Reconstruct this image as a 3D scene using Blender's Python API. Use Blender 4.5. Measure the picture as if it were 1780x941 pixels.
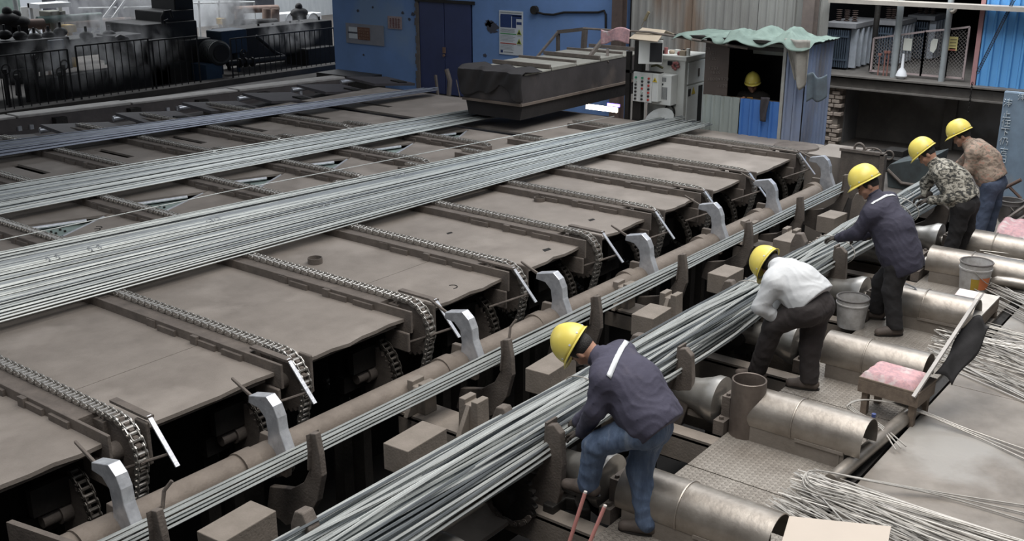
import bpy, math, random
import numpy as np
from mathutils import Vector, Matrix
for o in list(bpy.data.objects): bpy.data.objects.remove(o)
S = bpy.context.scene
COL = S.collection
# ---------------------------------------------------------------- camera
CX, CY, FPX, PITCH, AZ, H = 890., 470., 1858.35, 0.3210477, 0.6568254, 3.9
cam = bpy.data.cameras.new('camera'); camo = bpy.data.objects.new('camera', cam); COL.objects.link(camo)
cam.sensor_width = 36; cam.lens = 36*FPX/1780; cam.clip_end = 200
camo.location = (0, 0, H)
camo.rotation_euler = (math.pi/2-PITCH, 0, AZ-math.pi/2)
S.camera = camo
# ---------------------------------------------------------------- light
S.view_settings.view_transform = 'Standard'; S.view_settings.look = 'None'
S.view_settings.gamma = 1; S.view_settings.exposure = 0.12
W = bpy.data.worlds.new('world'); S.world = W; W.use_nodes = True
wb = W.node_tree.nodes['Background']; wb.inputs[0].default_value = (0.83, 0.9, 1, 1); wb.inputs[1].default_value = 0.46
def area(name, loc, size, power, target, color=(1, 1, 1), spread=math.pi):
    l = bpy.data.lights.new(name, 'AREA'); l.shape = 'RECTANGLE'; l.size, l.size_y = size
    l.energy = power; l.color = color; l.spread = spread
    o = bpy.data.objects.new(name, l); COL.objects.link(o); o.location = loc
    o.rotation_euler = (Vector(target)-Vector(loc)).to_track_quat('-Z', 'Y').to_euler(); return o
area('skylight_main', (6, 2.5, 9.5), (15, 5), 730, (6, 2.6, 0), (1, .97, .93), 2.0)
area('skylight_back', (15, 7, 9.5), (8, 6), 400, (16, 7, 0), (.95, .97, 1), 2.2)
area('side_daylight', (-1.5, 14.5, 5.5), (4, 4), 140, (5, 11, 0), (.86, .93, 1))
area('yard_daylight', (20, 30.3, 9), (16, 3), 2600, (21, 33, 0), (.95, .98, 1))
area('transformer_yard_daylight', (18.3, 6, 5.5), (2, 5), 230, (19.3, 6, 1.5), (.9, .96, 1))

def at(x, y, z=None, X=None, Y=None):
    u, v = x-CX, y-CY
    fw = FPX*math.cos(PITCH)-v*math.sin(PITCH); dn = v*math.cos(PITCH)+FPX*math.sin(PITCH)
    d = Vector((fw*math.cos(AZ)+u*math.sin(AZ), fw*math.sin(AZ)-u*math.cos(AZ), -dn))
    t = (z-H)/d.z if z is not None else (X/d.x if X is not None else Y/d.y)
    return Vector((0, 0, H))+d*t
R = random.Random(7)
# ---------------------------------------------------------------- materials
MATS = {}
def mat(name, c1, c2=None, rough=.7, metal=0., scale=6., bump=0., bscale=60., c3=None, stretch=None, contrast=.25, emit=0, tread=False, coat=0., alpha=1, rvar=.0):
    if name in MATS: return MATS[name]
    m = bpy.data.materials.new(name); m.use_nodes = True; nt = m.node_tree; N = nt.nodes; L = nt.links
    b = N['Principled BSDF']; b.inputs['Roughness'].default_value = rough; b.inputs['Metallic'].default_value = metal
    b.inputs['Coat Weight'].default_value = coat
    if alpha < 1: b.inputs['Alpha'].default_value = alpha
    tc = N.new('ShaderNodeTexCoord'); src = tc.outputs['Object']
    if stretch:
        mp = N.new('ShaderNodeMapping'); mp.inputs['Scale'].default_value = stretch; L.new(src, mp.inputs[0]); src = mp.outputs[0]
    if c2 is None: c2 = tuple(x*.7 for x in c1)
    n = N.new('ShaderNodeTexNoise'); n.inputs['Scale'].default_value = scale; n.inputs['Detail'].default_value = 6; n.inputs['Roughness'].default_value = .62
    L.new(src, n.inputs['Vector'])
    r = N.new('ShaderNodeValToRGB'); r.color_ramp.elements[0].position = .5-contrast; r.color_ramp.elements[1].position = .5+contrast
    r.color_ramp.elements[0].color = (*c2, 1); r.color_ramp.elements[1].color = (*c1, 1)
    L.new(n.outputs['Fac'], r.inputs[0]); out = r.outputs[0]
    if c3:
        n3 = N.new('ShaderNodeTexNoise'); n3.inputs['Scale'].default_value = scale*.35; n3.inputs['Detail'].default_value = 8; L.new(src, n3.inputs['Vector'])
        r3 = N.new('ShaderNodeValToRGB'); r3.color_ramp.elements[0].position = .56; r3.color_ramp.elements[1].position = .66; L.new(n3.outputs['Fac'], r3.inputs[0])
        mx = N.new('ShaderNodeMix'); mx.data_type = 'RGBA'; L.new(r3.outputs[0], mx.inputs['Factor']); L.new(out, mx.inputs[6]); mx.inputs[7].default_value = (*c3, 1); out = mx.outputs[2]
    L.new(out, b.inputs['Base Color'])
    if rvar:
        mr = N.new('ShaderNodeMapRange'); mr.inputs[3].default_value = rough-rvar; mr.inputs[4].default_value = rough+rvar; L.new(n.outputs['Fac'], mr.inputs[0]); L.new(mr.outputs[0], b.inputs['Roughness'])
    if emit:
        b.inputs['Emission Color'].default_value = (*c1, 1); b.inputs['Emission Strength'].default_value = emit
    if bump or tread:
        bp = N.new('ShaderNodeBump'); bp.inputs['Strength'].default_value = bump or .5; bp.inputs['Distance'].default_value = .01
        if tread:
            # two crossed families of short raised bars (chequer plate)
            hs = []
            for rot, off in ((.785, 0), (-.785, .5)):
                mp = N.new('ShaderNodeMapping'); mp.inputs['Rotation'].default_value = (0, 0, rot); mp.inputs['Location'].default_value = (off, off, 0); mp.inputs['Scale'].default_value = (30, 14, 1)
                L.new(tc.outputs['Object'], mp.inputs[0])
                fr = N.new('ShaderNodeVectorMath'); fr.operation = 'FRACTION'; L.new(mp.outputs[0], fr.inputs[0])
                sb = N.new('ShaderNodeVectorMath'); sb.operation = 'SUBTRACT'; sb.inputs[1].default_value = (.5, .5, 0); L.new(fr.outputs[0], sb.inputs[0])
                m2 = N.new('ShaderNodeVectorMath'); m2.operation = 'MULTIPLY'; m2.inputs[1].default_value = (3.2, 1.5, 0); L.new(sb.outputs[0], m2.inputs[0])
                ln = N.new('ShaderNodeVectorMath'); ln.operation = 'LENGTH'; L.new(m2.outputs[0], ln.inputs[0])
                mr = N.new('ShaderNodeMapRange'); mr.inputs[1].default_value = .6; mr.inputs[2].default_value = .35; L.new(ln.outputs['Value'], mr.inputs[0]); hs.append(mr)
            ad = N.new('ShaderNodeMath'); ad.operation = 'MAXIMUM'; L.new(hs[0].outputs[0], ad.inputs[0]); L.new(hs[1].outputs[0], ad.inputs[1])
            L.new(ad.outputs[0], bp.inputs['Height'])
        else:
            nb = N.new('ShaderNodeTexNoise'); nb.inputs['Scale'].default_value = bscale; nb.inputs['Detail'].default_value = 4; L.new(src, nb.inputs['Vector']); L.new(nb.outputs['Fac'], bp.inputs['Height'])
        L.new(bp.outputs[0], b.inputs['Normal'])
    MATS[name] = m; return m
plate = mat('dusty_plate', (.27, .235, .205), (.19, .163, .14), .62, .15, 3, .25, 90, c3=(.30, .262, .23), rvar=.1)
frame = mat('dusty_frame', (.165, .138, .118), (.09, .075, .065), .75, .1, 8, .4, 60)
darkframe = mat('oily_shaded_frame', (.030, .026, .023), (.012, .011, .010), .6, .2, 6, .5, 40)  # oily steel; pit shade put into its near-black colour
pitm = mat('pit_shade_black', (.016, .014, .013), (.008, .007, .007), .8, 0, 3, .3, 20)  # darkness of the pit painted in as a near-black colour
barm = mat('rebar_steel', (.40, .42, .405), (.23, .245, .24), .42, .45, 9, 0, stretch=(.4, 3, 3))
barm2 = mat('rebar_steel_worn', (.50, .52, .50), (.32, .335, .325), .38, .45, 9, 0, stretch=(.4, 3, 3))
barm3 = mat('rebar_steel_dark', (.22, .24, .25), (.12, .13, .14), .42, .5, 9, 0, stretch=(.4, 3, 3))
barrefl = mat('rebar_steel_blue_reflection', (.19, .205, .245), (.10, .11, .135), .4, .6, 9, 0, stretch=(.4, 3, 3))  # blue reflection and roof shade put into the rear bars' colour
wirem = mat('tie_wire', (.50, .48, .44), (.28, .26, .24), .45, .4, 12)
chainm = mat('chain_steel', (.66, .64, .60), (.36, .33, .30), .3, .8, 40)
chaindark = mat('chain_oily', (.09, .08, .07), (.04, .035, .03), .45, .5, 30)
tubem = mat('rusty_tube', (.21, .175, .145), (.13, .105, .085), .7, .15, 7, .35, 50)
chrome = mat('worn_bright_steel', (.74, .75, .78), (.42, .43, .46), .33, .55, 14, .2, 40)
rollm = mat('roller_steel', (.60, .58, .55), (.34, .32, .29), .36, .8, 5, .03, 30, rvar=.06)
coverm = mat('cover_pipe_steel', (.40, .365, .325), (.19, .165, .14), .36, .65, 4, .15, 25, c3=(.5, .47, .43), rvar=.08)
boxm = mat('cover_base', (.26, .23, .2), (.17, .145, .12), .7, .1, 5, .3, 50)
tread = mat('chequer_plate', (.33, .30, .265), (.19, .165, .14), .5, .3, 3, .9, tread=True)
deckr = mat('floor_steel', (.285, .255, .225), (.17, .148, .125), .5, .25, 2.6, .15, 30, c3=(.34, .32, .295), rvar=.1, contrast=.18)
# ---------------------------------------------------------------- mesh helpers
def tag(o, label=None, cat=None, group=None, kind=None):
    if label: o['label'] = label
    if cat: o['category'] = cat
    if group: o['group'] = group
    if kind: o['kind'] = kind
    return o
def thing(name, loc, label, cat, group=None, rz=0):
    o = bpy.data.objects.new(name, None); o.empty_display_size = .1; COL.objects.link(o); o.location = loc; o.rotation_euler.z = rz
    return tag(o, label, cat, group)
def wloc(o):
    v = Vector(o.location)
    while o.parent: o = o.parent; v += Vector(o.location)
    return v
class MB:
    def __init__(s): s.v = []; s.f = []; s.mi = []; s.cur = 0
    def add(s, vs, fs):
        n = len(s.v); s.v += [tuple(v) for v in vs]; s.f += [tuple(i+n for i in f) for f in fs]; s.mi += [s.cur]*len(fs); return s
    def box(s, lo, hi):
        x0, y0, z0 = lo; x1, y1, z1 = hi
        return s.add([(x0,y0,z0),(x1,y0,z0),(x1,y1,z0),(x0,y1,z0),(x0,y0,z1),(x1,y0,z1),(x1,y1,z1),(x0,y1,z1)],
                     [(0,3,2,1),(4,5,6,7),(0,1,5,4),(1,2,6,5),(2,3,7,6),(3,0,4,7)])
    def obox(s, c, sx, sy, sz, rot):      # oriented box; rot = Matrix 3x3
        c = Vector(c); vs = [c+rot@Vector((a*sx/2, b*sy/2, d*sz/2)) for d in (-1, 1) for a, b in ((-1,-1),(1,-1),(1,1),(-1,1))]
        return s.add(vs, [(0,3,2,1),(4,5,6,7),(0,1,5,4),(1,2,6,5),(2,3,7,6),(3,0,4,7)])
    def beam(s, a, b, w, h, up=(0, 0, 1)):
        a, b = Vector(a), Vector(b); x = (b-a).normalized(); u = Vector(up)
        y = u.cross(x)
        if y.length < 1e-4: y = Vector((1, 0, 0)).cross(x)
        y.normalize(); z = x.cross(y); rot = Matrix((x, y, z)).transposed()
        return s.obox((a+b)/2, (b-a).length, w, h, rot)
    def prism(s, poly, axis, a, b):        # poly 2D extruded along axis 'x','y','z' from a to b
        n = len(poly)
        def P(p, t): return {'x': (t, p[0], p[1]), 'y': (p[0], t, p[1]), 'z': (p[0], p[1], t)}[axis]
        vs = [P(p, a) for p in poly]+[P(p, b) for p in poly]
        ar = sum(poly[i][0]*poly[(i+1) % n][1]-poly[(i+1) % n][0]*poly[i][1] for i in range(n))
        fs = [tuple(range(n)), tuple(range(2*n-1, n-1, -1))]+[(i, i+n, (i+1) % n+n, (i+1) % n) for i in range(n)]
        flip = (ar > 0) ^ (axis == 'y') ^ (b < a)
        if flip: pass_ = [tuple(reversed(f)) for f in fs]; 
        else: pass_ = fs
        return s.add(vs, pass_)
    def tube(s, pts, r, n=8, caps=True, closed=False):
        pts = [Vector(p) for p in pts]; m = len(pts); vs = []; prev = None
        rr = r if isinstance(r, (list, tuple)) else [r]*m
        for i, p in enumerate(pts):
            t = (pts[(i+1) % m] if (closed or i < m-1) else p)-(pts[i-1] if (closed or i > 0) else p)
            t.normalize()
            if prev is None:
                a = Vector((0, 0, 1)) if abs(t.z) < .9 else Vector((1, 0, 0)); u = t.cross(a).normalized()
            else: u = (prev-t*prev.dot(t)).normalized()
            prev = u; w = t.cross(u)
            vs += [p+(u*math.cos(2*math.pi*k/n)+w*math.sin(2*math.pi*k/n))*rr[i] for k in range(n)]
        fs = []
        for i in range(m if closed else m-1):
            j = (i+1) % m
            fs += [(i*n+k, i*n+(k+1) % n, j*n+(k+1) % n, j*n+k) for k in range(n)]
        if caps and not closed: fs += [tuple(range(n-1, -1, -1)), tuple(range((m-1)*n, m*n))]
        return s.add(vs, fs)
    def cyl(s, a, b, r, n=16): return s.tube([a, b], r, n)
    def lathe(s, prof, c, axis='z', n=32, ang=(0, 2*math.pi), closed=True):   # prof: (r, t) ; open shells allowed
        c = Vector(c); vs = []; full = abs(ang[1]-ang[0]-2*math.pi) < 1e-6; k = n if full else n+1
        for r, t in prof:
            for i in range(k):
                a = ang[0]+(ang[1]-ang[0])*i/n; q = (r*math.cos(a), r*math.sin(a))
                vs.append(c+Vector({'z': (q[0], q[1], t), 'y': (q[0], t, q[1]), 'x': (t, q[0], q[1])}[axis]))
        fs = []
        for j in range(len(prof)-1):
            for i in range(n):
                i2 = (i+1) % k
                f = (j*k+i, j*k+i2, (j+1)*k+i2, (j+1)*k+i); fs.append(f if axis != 'y' else tuple(reversed(f)))
        return s.add(vs, fs)
    def grid(s, P, nu, nv, thick=0):
        vs = [P(i/nu, j/nv) for j in range(nv+1) for i in range(nu+1)]
        fs = [(j*(nu+1)+i, j*(nu+1)+i+1, (j+1)*(nu+1)+i+1, (j+1)*(nu+1)+i) for j in range(nv) for i in range(nu)]
        return s.add(vs, fs)
    def ellip(s, c, r, n=16, m=10):
        vs = []; c = Vector(c)
        for j in range(m+1):
            t = math.pi*j/m
            for i in range(n): vs.append(c+Vector((r[0]*math.sin(t)*math.cos(2*math.pi*i/n), r[1]*math.sin(t)*math.sin(2*math.pi*i/n), r[2]*math.cos(t))))
        return s.add(vs, [(j*n+i, (j+1)*n+i, (j+1)*n+(i+1) % n, j*n+(i+1) % n) for j in range(m) for i in range(n)])
    def build(s, name, m, parent=None, loc=None, smooth=True, bevel=0, label=None, cat=None, group=None, kind=None, solid=0):
        if parent is not None: off = wloc(parent); loc = Vector((0, 0, 0))
        else:
            if loc is None:
                a = np.array(s.v); loc = Vector(((a[:, 0].min()+a[:, 0].max())/2, (a[:, 1].min()+a[:, 1].max())/2, a[:, 2].min()))
            loc = Vector(loc); off = loc
        me = bpy.data.meshes.new(name); me.from_pydata([(v[0]-off.x, v[1]-off.y, v[2]-off.z) for v in s.v], [], s.f)
        ms = m if isinstance(m, (list, tuple)) else [m]
        for q in ms: me.materials.append(q)
        if len(ms) > 1: me.polygons.foreach_set('material_index', s.mi)
        if smooth:
            me.polygons.foreach_set('use_smooth', [True]*len(me.polygons)); me.set_sharp_from_angle(angle=math.radians(38))
        me.update()
        o = bpy.data.objects.new(name, me); COL.objects.link(o); o.location = loc
        if parent is not None: o.parent = parent
        if solid:
            q = o.modifiers.new('s', 'SOLIDIFY'); q.thickness = solid; q.offset = 0
        if bevel:
            q = o.modifiers.new('b', 'BEVEL'); q.width = bevel; q.segments = 2; q.limit_method = 'ANGLE'; q.angle_limit = .6
        return tag(o, label, cat, group, kind)
def copy_tree(o, parent=None):
    c = o.copy(); COL.objects.link(c); c.parent = parent
    for ch in list(o.children): copy_tree(ch, c)
    return c
def inst(src, name, parent, loc, rot=None, m=None):     # part sharing mesh data with src
    o = bpy.data.objects.new(name, src); COL.objects.link(o); o.parent = parent; o.location = Vector(loc)-wloc(parent)
    if rot is not None: o.rotation_euler = rot
    return o
ORD = ['nearest', 'second', 'third', 'fourth', 'fifth', 'sixth', 'seventh', 'eighth', 'ninth', 'tenth', 'eleventh']
def nth(i, n=None): return 'farthest' if (n and i == n-1) else ORD[i]
def struct(mb, name, m, **k): return mb.build(name, m, kind='structure', **k)
# ================================================================ setting
FX = [3.6, 5.08, 6.54, 7.92, 9.25, 10.6, 11.8, 13.05, 14.67]      # front chains, measured
FXL = [2.15]+FX
MX = [4.3, 5.66, 6.98, 8.38, 9.66, 10.9, 12.3]
KX = [5.5, 6.85, 8.16, 9.45, 10.66, 12.05]
BZ = .55
# pit and ground
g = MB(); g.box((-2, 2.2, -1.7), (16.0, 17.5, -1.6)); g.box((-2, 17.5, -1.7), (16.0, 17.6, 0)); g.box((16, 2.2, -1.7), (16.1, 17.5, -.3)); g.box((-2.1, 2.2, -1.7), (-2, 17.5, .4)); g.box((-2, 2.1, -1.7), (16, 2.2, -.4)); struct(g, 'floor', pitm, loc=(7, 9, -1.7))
concrete = mat('shop_floor', (.10, .088, .078), (.055, .048, .043), .85, 0, 2, .4, 30)
g = MB(); g.box((-2, 17.6, -.3), (34, 34, 0)); g.box((15.6, -3, -.3), (34, 17.6, 0)); struct(g, 'floor', concrete, loc=(16, 16, -.3))
# right platform: chequer walkway in plates, plus smooth deck
edges = [3.0, 5.05, 6.45, 8.1, 9.75, 11.3, 12.5, 15.6]
g = MB(); g.box((2.5, 2.24, -.4), (15.6, 3.3, -.03)); wf = struct(g, 'floor', darkframe, loc=(9, 2.8, -.4))
for i in range(len(edges)-1):
    m = MB(); m.box((edges[i]+.006, 2.32, -.03), (edges[i+1]-.006, 3.32 if i else 3.28, 0)); m.build('walkway_plate', tread, wf, bevel=.004, smooth=False)
g = MB(); g.box((2.5, -4, -.4), (15.6, 2.2, -.02)); df = struct(g, 'floor', darkframe, loc=(9, -1, -.4))
dx = [2.5, 6.2, 9.1, 12.2, 15.6]
for i in range(4):
    for j, (ya, yb) in enumerate(((-.9, 2.2), (-4, -.9))):
        m = MB(); m.box((dx[i]+.004, ya+.004, -.02), (dx[i+1]-.004, yb-.004, .015)); m.build('deck_plate', deckr, df, bevel=.004, smooth=False)
# walls; front and right ones are unseen, added to cut side light
shed = mat('unseen_wall', (.13, .13, .125), (.08, .08, .08), .8)
g = MB(); g.box((-4.2, -8, -1.6), (-4, 30, 9)); struct(g, 'unseen_wall_front', shed)
g = MB(); g.box((-4, -8.2, -1.6), (34, -8, 9)); struct(g, 'unseen_wall_right', shed)
bluewall = mat('blue_plaster', (.17, .30, .60), (.14, .24, .44), .85, 0, 1.3, .3, 12, c3=(.20, .30, .47))
WX = 18.4
g = MB(); g.box((WX, 11.35, -.3), (WX+.3, 15.28, 6)); g.box((WX, 16.9, -.3), (WX+.3, 19.68, 6)); g.box((WX, 15.28, 2.1), (WX+.3, 16.9, 6)); g.box((WX+.3, 19.4, -.3), (WX+7, 19.68, 6))
bw = struct(g, 'wall_back', bluewall, loc=(WX, 15, 0))
grime = mat('dark_grime', (.07, .075, .10), (.05, .05, .06), .9)
def patch(y, z, r, seed, mm, par, nm='stain', X=WX-.004):
    rr = random.Random(seed); m = MB(); pts = [(y+r*(.5+.6*rr.random())*math.cos(a*math.pi/9), z+r*.8*(.5+.6*rr.random())*math.sin(a*math.pi/9)) for a in range(18)]
    m.prism(pts, 'x', X-.002, X+.003); m.build(nm, mm, par, smooth=False)
for (px, py, r, sd) in ((855, 47, .22, 1), (850, 40, .12, 2), (880, 40, .14, 3), (718, 24, .07, 4), (712, 33, .05, 5), (700, 22, .05, 6), (622, 18, .05, 7), (648, 12, .04, 8), (632, 95, .04, 9), (843, 96, .06, 10)):
    q = at(px, py, X=WX); patch(q.y, q.z, r, sd, grime, bw)
# rough plaster edge at door
rd = MB(); rr = random.Random(5)
for k in range(26): z = k*.08; rd.box((WX-.02, 16.86, z), (WX+.01, 16.93+rr.random()*.06, z+.08))
rd.build('plaster_edge', mat('broken_plaster', (.16, .14, .13), (.1, .09, .085), .9, bump=.5), bw, smooth=False)
doorm = mat('dark_blue_door', (.045, .06, .155), (.035, .045, .11), .5, .1, 2.5)
g = MB(); g.box((WX+.06, 15.28, 0), (WX+.1, 16.9, 2.12)); d1 = struct(g, 'door_1', darkframe, loc=(WX, 16.1, 0))
for ya, yb in ((15.33, 16.09), (16.11, 16.85)):
    m = MB(); m.box((WX+.0, ya, .02), (WX+.06, yb, 2.05)); lf = m.build('door_leaf', doorm, d1, bevel=.006, smooth=False)
m = MB(); m.box((WX-.03, 16.07, .95), (WX, 16.14, 1.08)); m.cyl((WX-.05, 16.1, .9), (WX-.02, 16.1, .9), .03, 10); m.build('padlock', mat('brown_lock', (.2, .12, .08)), d1)
m = MB(); m.box((WX-.03, 15.2, 2.05), (WX+.02, 16.95, 2.12)); m.build('door_lintel', darkframe, d1)
# corrugated wall: individual sheets with ribs
corr = mat('corrugated_grey', (.44, .44, .41), (.30, .29, .27), .5, .35, 2.5, .1, 20, c3=(.27, .20, .15), stretch=(1, 1, .25))
def sheet(par, mm, y0, y1, z0, z1, X, pitch=.14, depth=.035, name='panel', axis='y', solid=.004):
    n = max(1, round(abs(y1-y0)/pitch)); prof = []
    for i in range(n):
        a = y0+(y1-y0)*i/n; w = (y1-y0)/n
        prof += [(a, 0), (a+w*.62, 0), (a+w*.72, -depth), (a+w*.9, -depth)]
    prof.append((y1, 0)); m = MB(); vs = []; 
    for t, d in prof:
        for z in (z0, z1): vs.append((X+d, t, z) if axis == 'y' else (t, X+d, z))
    fs = [(2*i, 2*i+1, 2*i+3, 2*i+2) for i in range(len(prof)-1)]
    m.add(vs, fs); return m.build(name, mm, par, smooth=False, solid=solid)
g = MB(); g.box((WX+.05, 7.35, 1.3), (WX+.12, 11.3, 6)); cw = struct(g, 'wall_back', darkframe, loc=(WX, 9, 0))
y = 11.22
k = 0
while y > 7.5:
    sheet(cw, corr, y-.66, y, -.0, 5.8, WX-.01-(k % 2)*.008, .166, .035); y -= .665; k += 1
def hcol(px, y, w, X, m, nm, z1=6):
    g = MB(); g.box((X-.12, y-w/2, 0), (X-.09, y+w/2, z1)); g.box((X+.09, y-w/2, 0), (X+.12, y+w/2, z1)); g.box((X-.1, y-.015, 0), (X+.1, y+.015, z1)); g.build(nm, m, kind='structure', smooth=False)
colm = mat('brown_column', (.12, .085, .07), (.07, .05, .045), .7)
hcol(0, 11.42, .2, WX-.15, colm, 'trim_1'); hcol(0, 7.52, .2, WX-.15, mat('grey_column', (.2, .16, .14), (.12, .1, .09), .6), 'trim_2')
# platform with recess at the right
pm = mat('platform_beam', (.17, .155, .14), (.1, .09, .08), .7, .1)
g = MB(); g.box((WX, -1, 1.2), (WX+9, 7.3, 1.26)); g.box((WX+.3, 7.3, 1.2), (WX+9, 10, 1.26)); g.box((WX, -1, 1.03), (WX+.02, 7.3, 1.22)); g.box((WX-.1, -1, 1.03), (WX+.1, 7.3, 1.055)); g.box((WX-.1, -1, 1.235), (WX+.1, 7.3, 1.262))
plat = struct(g, 'floor', pm, loc=(WX, 3, 1.05))
recm = mat('sooty_concrete', (.20, .18, .158), (.09, .082, .075), .9, 0, 1.6, .4, 15, c3=(.26, .25, .24))
g = MB(); g.box((19.35, -1, -.1), (19.5, 7.2, 1.19)); struct(g, 'wall_back', recm)
g = MB(); g.box((WX+.3, 6.9, 0), (19.35, 7.15, 1.19)); struct(g, 'wall_left', mat('grey_render', (.19, .185, .18), (.10, .1, .1), .9, 0, 2, .3, 20))
g = MB(); g.box((19.25, 5.15, 0), (19.35, 5.35, 1.19)); struct(g, 'trim_3', recm)
# brick pier
mort = mat('mortar', (.22, .19, .165), (.14, .12, .1), .95, bump=.5)
brk = mat('pale_brick', (.40, .34, .29), (.25, .20, .165), .95, 0, 12, .5, 40)
g = MB(); g.box((WX+.02, 6.92, 0), (WX+.3, 7.18, 1.02)); pier = struct(g, 'wall_pier', mort, loc=(WX, 7.05, 0))
for r in range(14):
    for c in range(2):
        a = 6.9+c*.15-(.05 if r % 2 else 0); dd = R.uniform(0, .05)
        if R.random() < .12: continue
        m = MB(); m.box((WX-.02-dd*.5, a+.006, r*.075+.006), (WX+.12, a+.14, r*.075+.066)); m.build('brick', brk, pier, smooth=False, bevel=.006)
# far daylight bay at the left: gable behind, unseen roof added over
farm = mat('far_wall_pale', (.5, .52, .53), (.36, .38, .4), .7, stretch=(1, 1, .2))
farg = mat('far_green_wall', (.13, .18, .155), (.09, .12, .11), .8)
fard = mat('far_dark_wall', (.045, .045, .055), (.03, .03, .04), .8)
g = MB(); g.box((24.3, 33.6, 0), (40, 33.8, 5)); fw = struct(g, 'wall_far', farm, loc=(27, 33.7, 0))
g = MB(); g.box((13, 33.5, 0), (18.0, 33.8, 5)); struct(g, 'wall_far', farg, loc=(15, 33.7, 0))
g = MB(); g.box((18.9, 33.5, 0), (24.3, 33.8, 5)); struct(g, 'wall_far', fard, loc=(20, 33.7, 0))
g = MB()
for x in (18.4, 26.5): g.box((x, 31.9, 0), (x+.3, 32.1, 4))
struct(g, 'trim_4', mat('pale_posts', (.42, .42, .44), (.3, .3, .32), .7), loc=(20, 32, 0))
# unseen roof slab added over mill bay to darken it
g = MB(); g.box((-4, 14.6, 5.2), (26, 23.6, 5.3)); struct(g, 'unseen_ceiling', fard, loc=(17, 24, 5.2))
# ================================================================ cooling bed
bed = thing('cooling_bed', (9, 6.1, -1.6), 'long dusty brown steel cooling bed of plates between chain rails', 'cooling bed')
def dplate(x0, x1, y0, y1, ragged=False, notch=None, z=BZ, m=plate, tz=.03):
    pts = [(x0, y1), (x0, y0)]
    if ragged:
        n = 7
        for i in range(1, n): pts.append((x0+(x1-x0)*i/n, y0+R.uniform(-.03, .02)))
    pts += [(x1, y0), (x1, y1)]
    if notch: pts = pts+notch
    q = MB(); q.prism(pts, 'z', z-tz, z); return q.build('deck_plate', m, bed, smooth=False)
xe = FXL+[15.6]
for i in range(len(xe)-1):
    a, b = xe[i]+.06, xe[i+1]-.2
    if i == len(xe)-2: a, b = xe[i]+.06, 15.75
    dplate(a, b, 6.08, 7.0 if i in (1, 3) else 9.9, True)
    if i in (1, 3): dplate(a, b, 7.006, 9.9)
mids = [1.0]+MX+[13.6, 14.9]
for i in range(len(mids)-1):
    a, b = mids[i]+.06, mids[i+1]-.2
    if i == len(mids)-2: b = 15.75
    if 1 <= i <= 7:   # triangular opening beside the chain
        q = MB(); q.prism([(a, 9.9), (b, 9.9), (b, 12.9), (a, 12.9), (a, 11.62), (a+.14, 11.55), (b-.02, 11.2), (a+.2, 10.78), (a, 10.72)], 'z', BZ-.03, BZ); q.build('deck_plate', plate, bed, smooth=False)
        # bracket plate in opening with bolts and rod
        q = MB(); q.prism([(a+.02, 11.55), (b-.15, 11.24), (a+.3, 10.9), (a+.02, 10.8)], 'z', BZ-.09, BZ-.07); q.build('bracket', mat('pale_green_steel', (.33, .40, .37), (.2, .25, .23), .45, .3, 10), bed, smooth=False)
        q = MB(); q.cyl((a+.05, 11.5, BZ-.03), (b-.3, 11.26, BZ-.03), .02, 8); q.cyl((a+.22, 10.85, BZ-.03), (b-.12, 11.18, BZ-.02), .022, 8); q.build('tie_rod', chrome, bed)
        q = MB()
        for u in range(6): q.cyl((a+.2+.11*(u % 3), 11.15+.1*(u//3), BZ-.07), (a+.2+.11*(u % 3), 11.15+.1*(u//3), BZ-.05), .015, 8)
        q.build('bolt', darkframe, bed, kind='stuff')
    else: dplate(a, b, 9.9, 12.9)
kk = [1.4, 2.8, 4.15]+KX+[13.6, 15.0]
for i in range(len(kk)-1):
    a, b = kk[i]+.06, kk[i+1]-.2
    if i == len(kk)-2: b = 15.75
    # plate with a long slot, made of a C-shaped outline
    sx = a+.45
    q = MB(); q.prism([(a, 12.9), (b, 12.9), (b, 15.6), (a, 15.6), (a, 14.62), (sx+.13, 14.62), (sx+.13, 13.75), (sx, 13.75), (sx, 14.6), (a, 14.6)], 'z', BZ-.03, BZ); q.build('deck_plate', plate, bed, smooth=False)
def rail(x, y0, y1, front=False):
    q = MB(); q.box((x-.19, y0+(.42 if front else 0), BZ-.1), (x+.05, y1, BZ+.065)); q.box((x-.2, y0, BZ-.12), (x-.175, y1, BZ+.08))
    if front: q.box((x-.05, y0+.3, BZ-.1), (x+.05, y0+.42, BZ+.03))
    q.build('rail_beam', frame, bed, smooth=False, bevel=.004)
    q = MB()
    for t in range(3):
        yy = y0+.45+t*.33+(.2 if t == 2 else 0); q.box((x-.225, yy, BZ-.0), (x-.2, yy+.24, BZ+.05))
    q.box((x-.235, y0+1.0, BZ), (x-.2, y0+1.08, BZ+.075))
    for yy in np.arange(y0+1.6, y1-.3, 1.0): q.box((x-.21, yy, BZ), (x-.19, yy+.12, BZ+.07))
    q.build('joint_tab', frame, bed, smooth=False, kind='stuff')
for x in FXL: rail(x, 6.0, 10.0, True)
for x in MX: rail(x, 9.9, 13.1)
for x in KX: rail(x, 12.6, 16.2)
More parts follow.
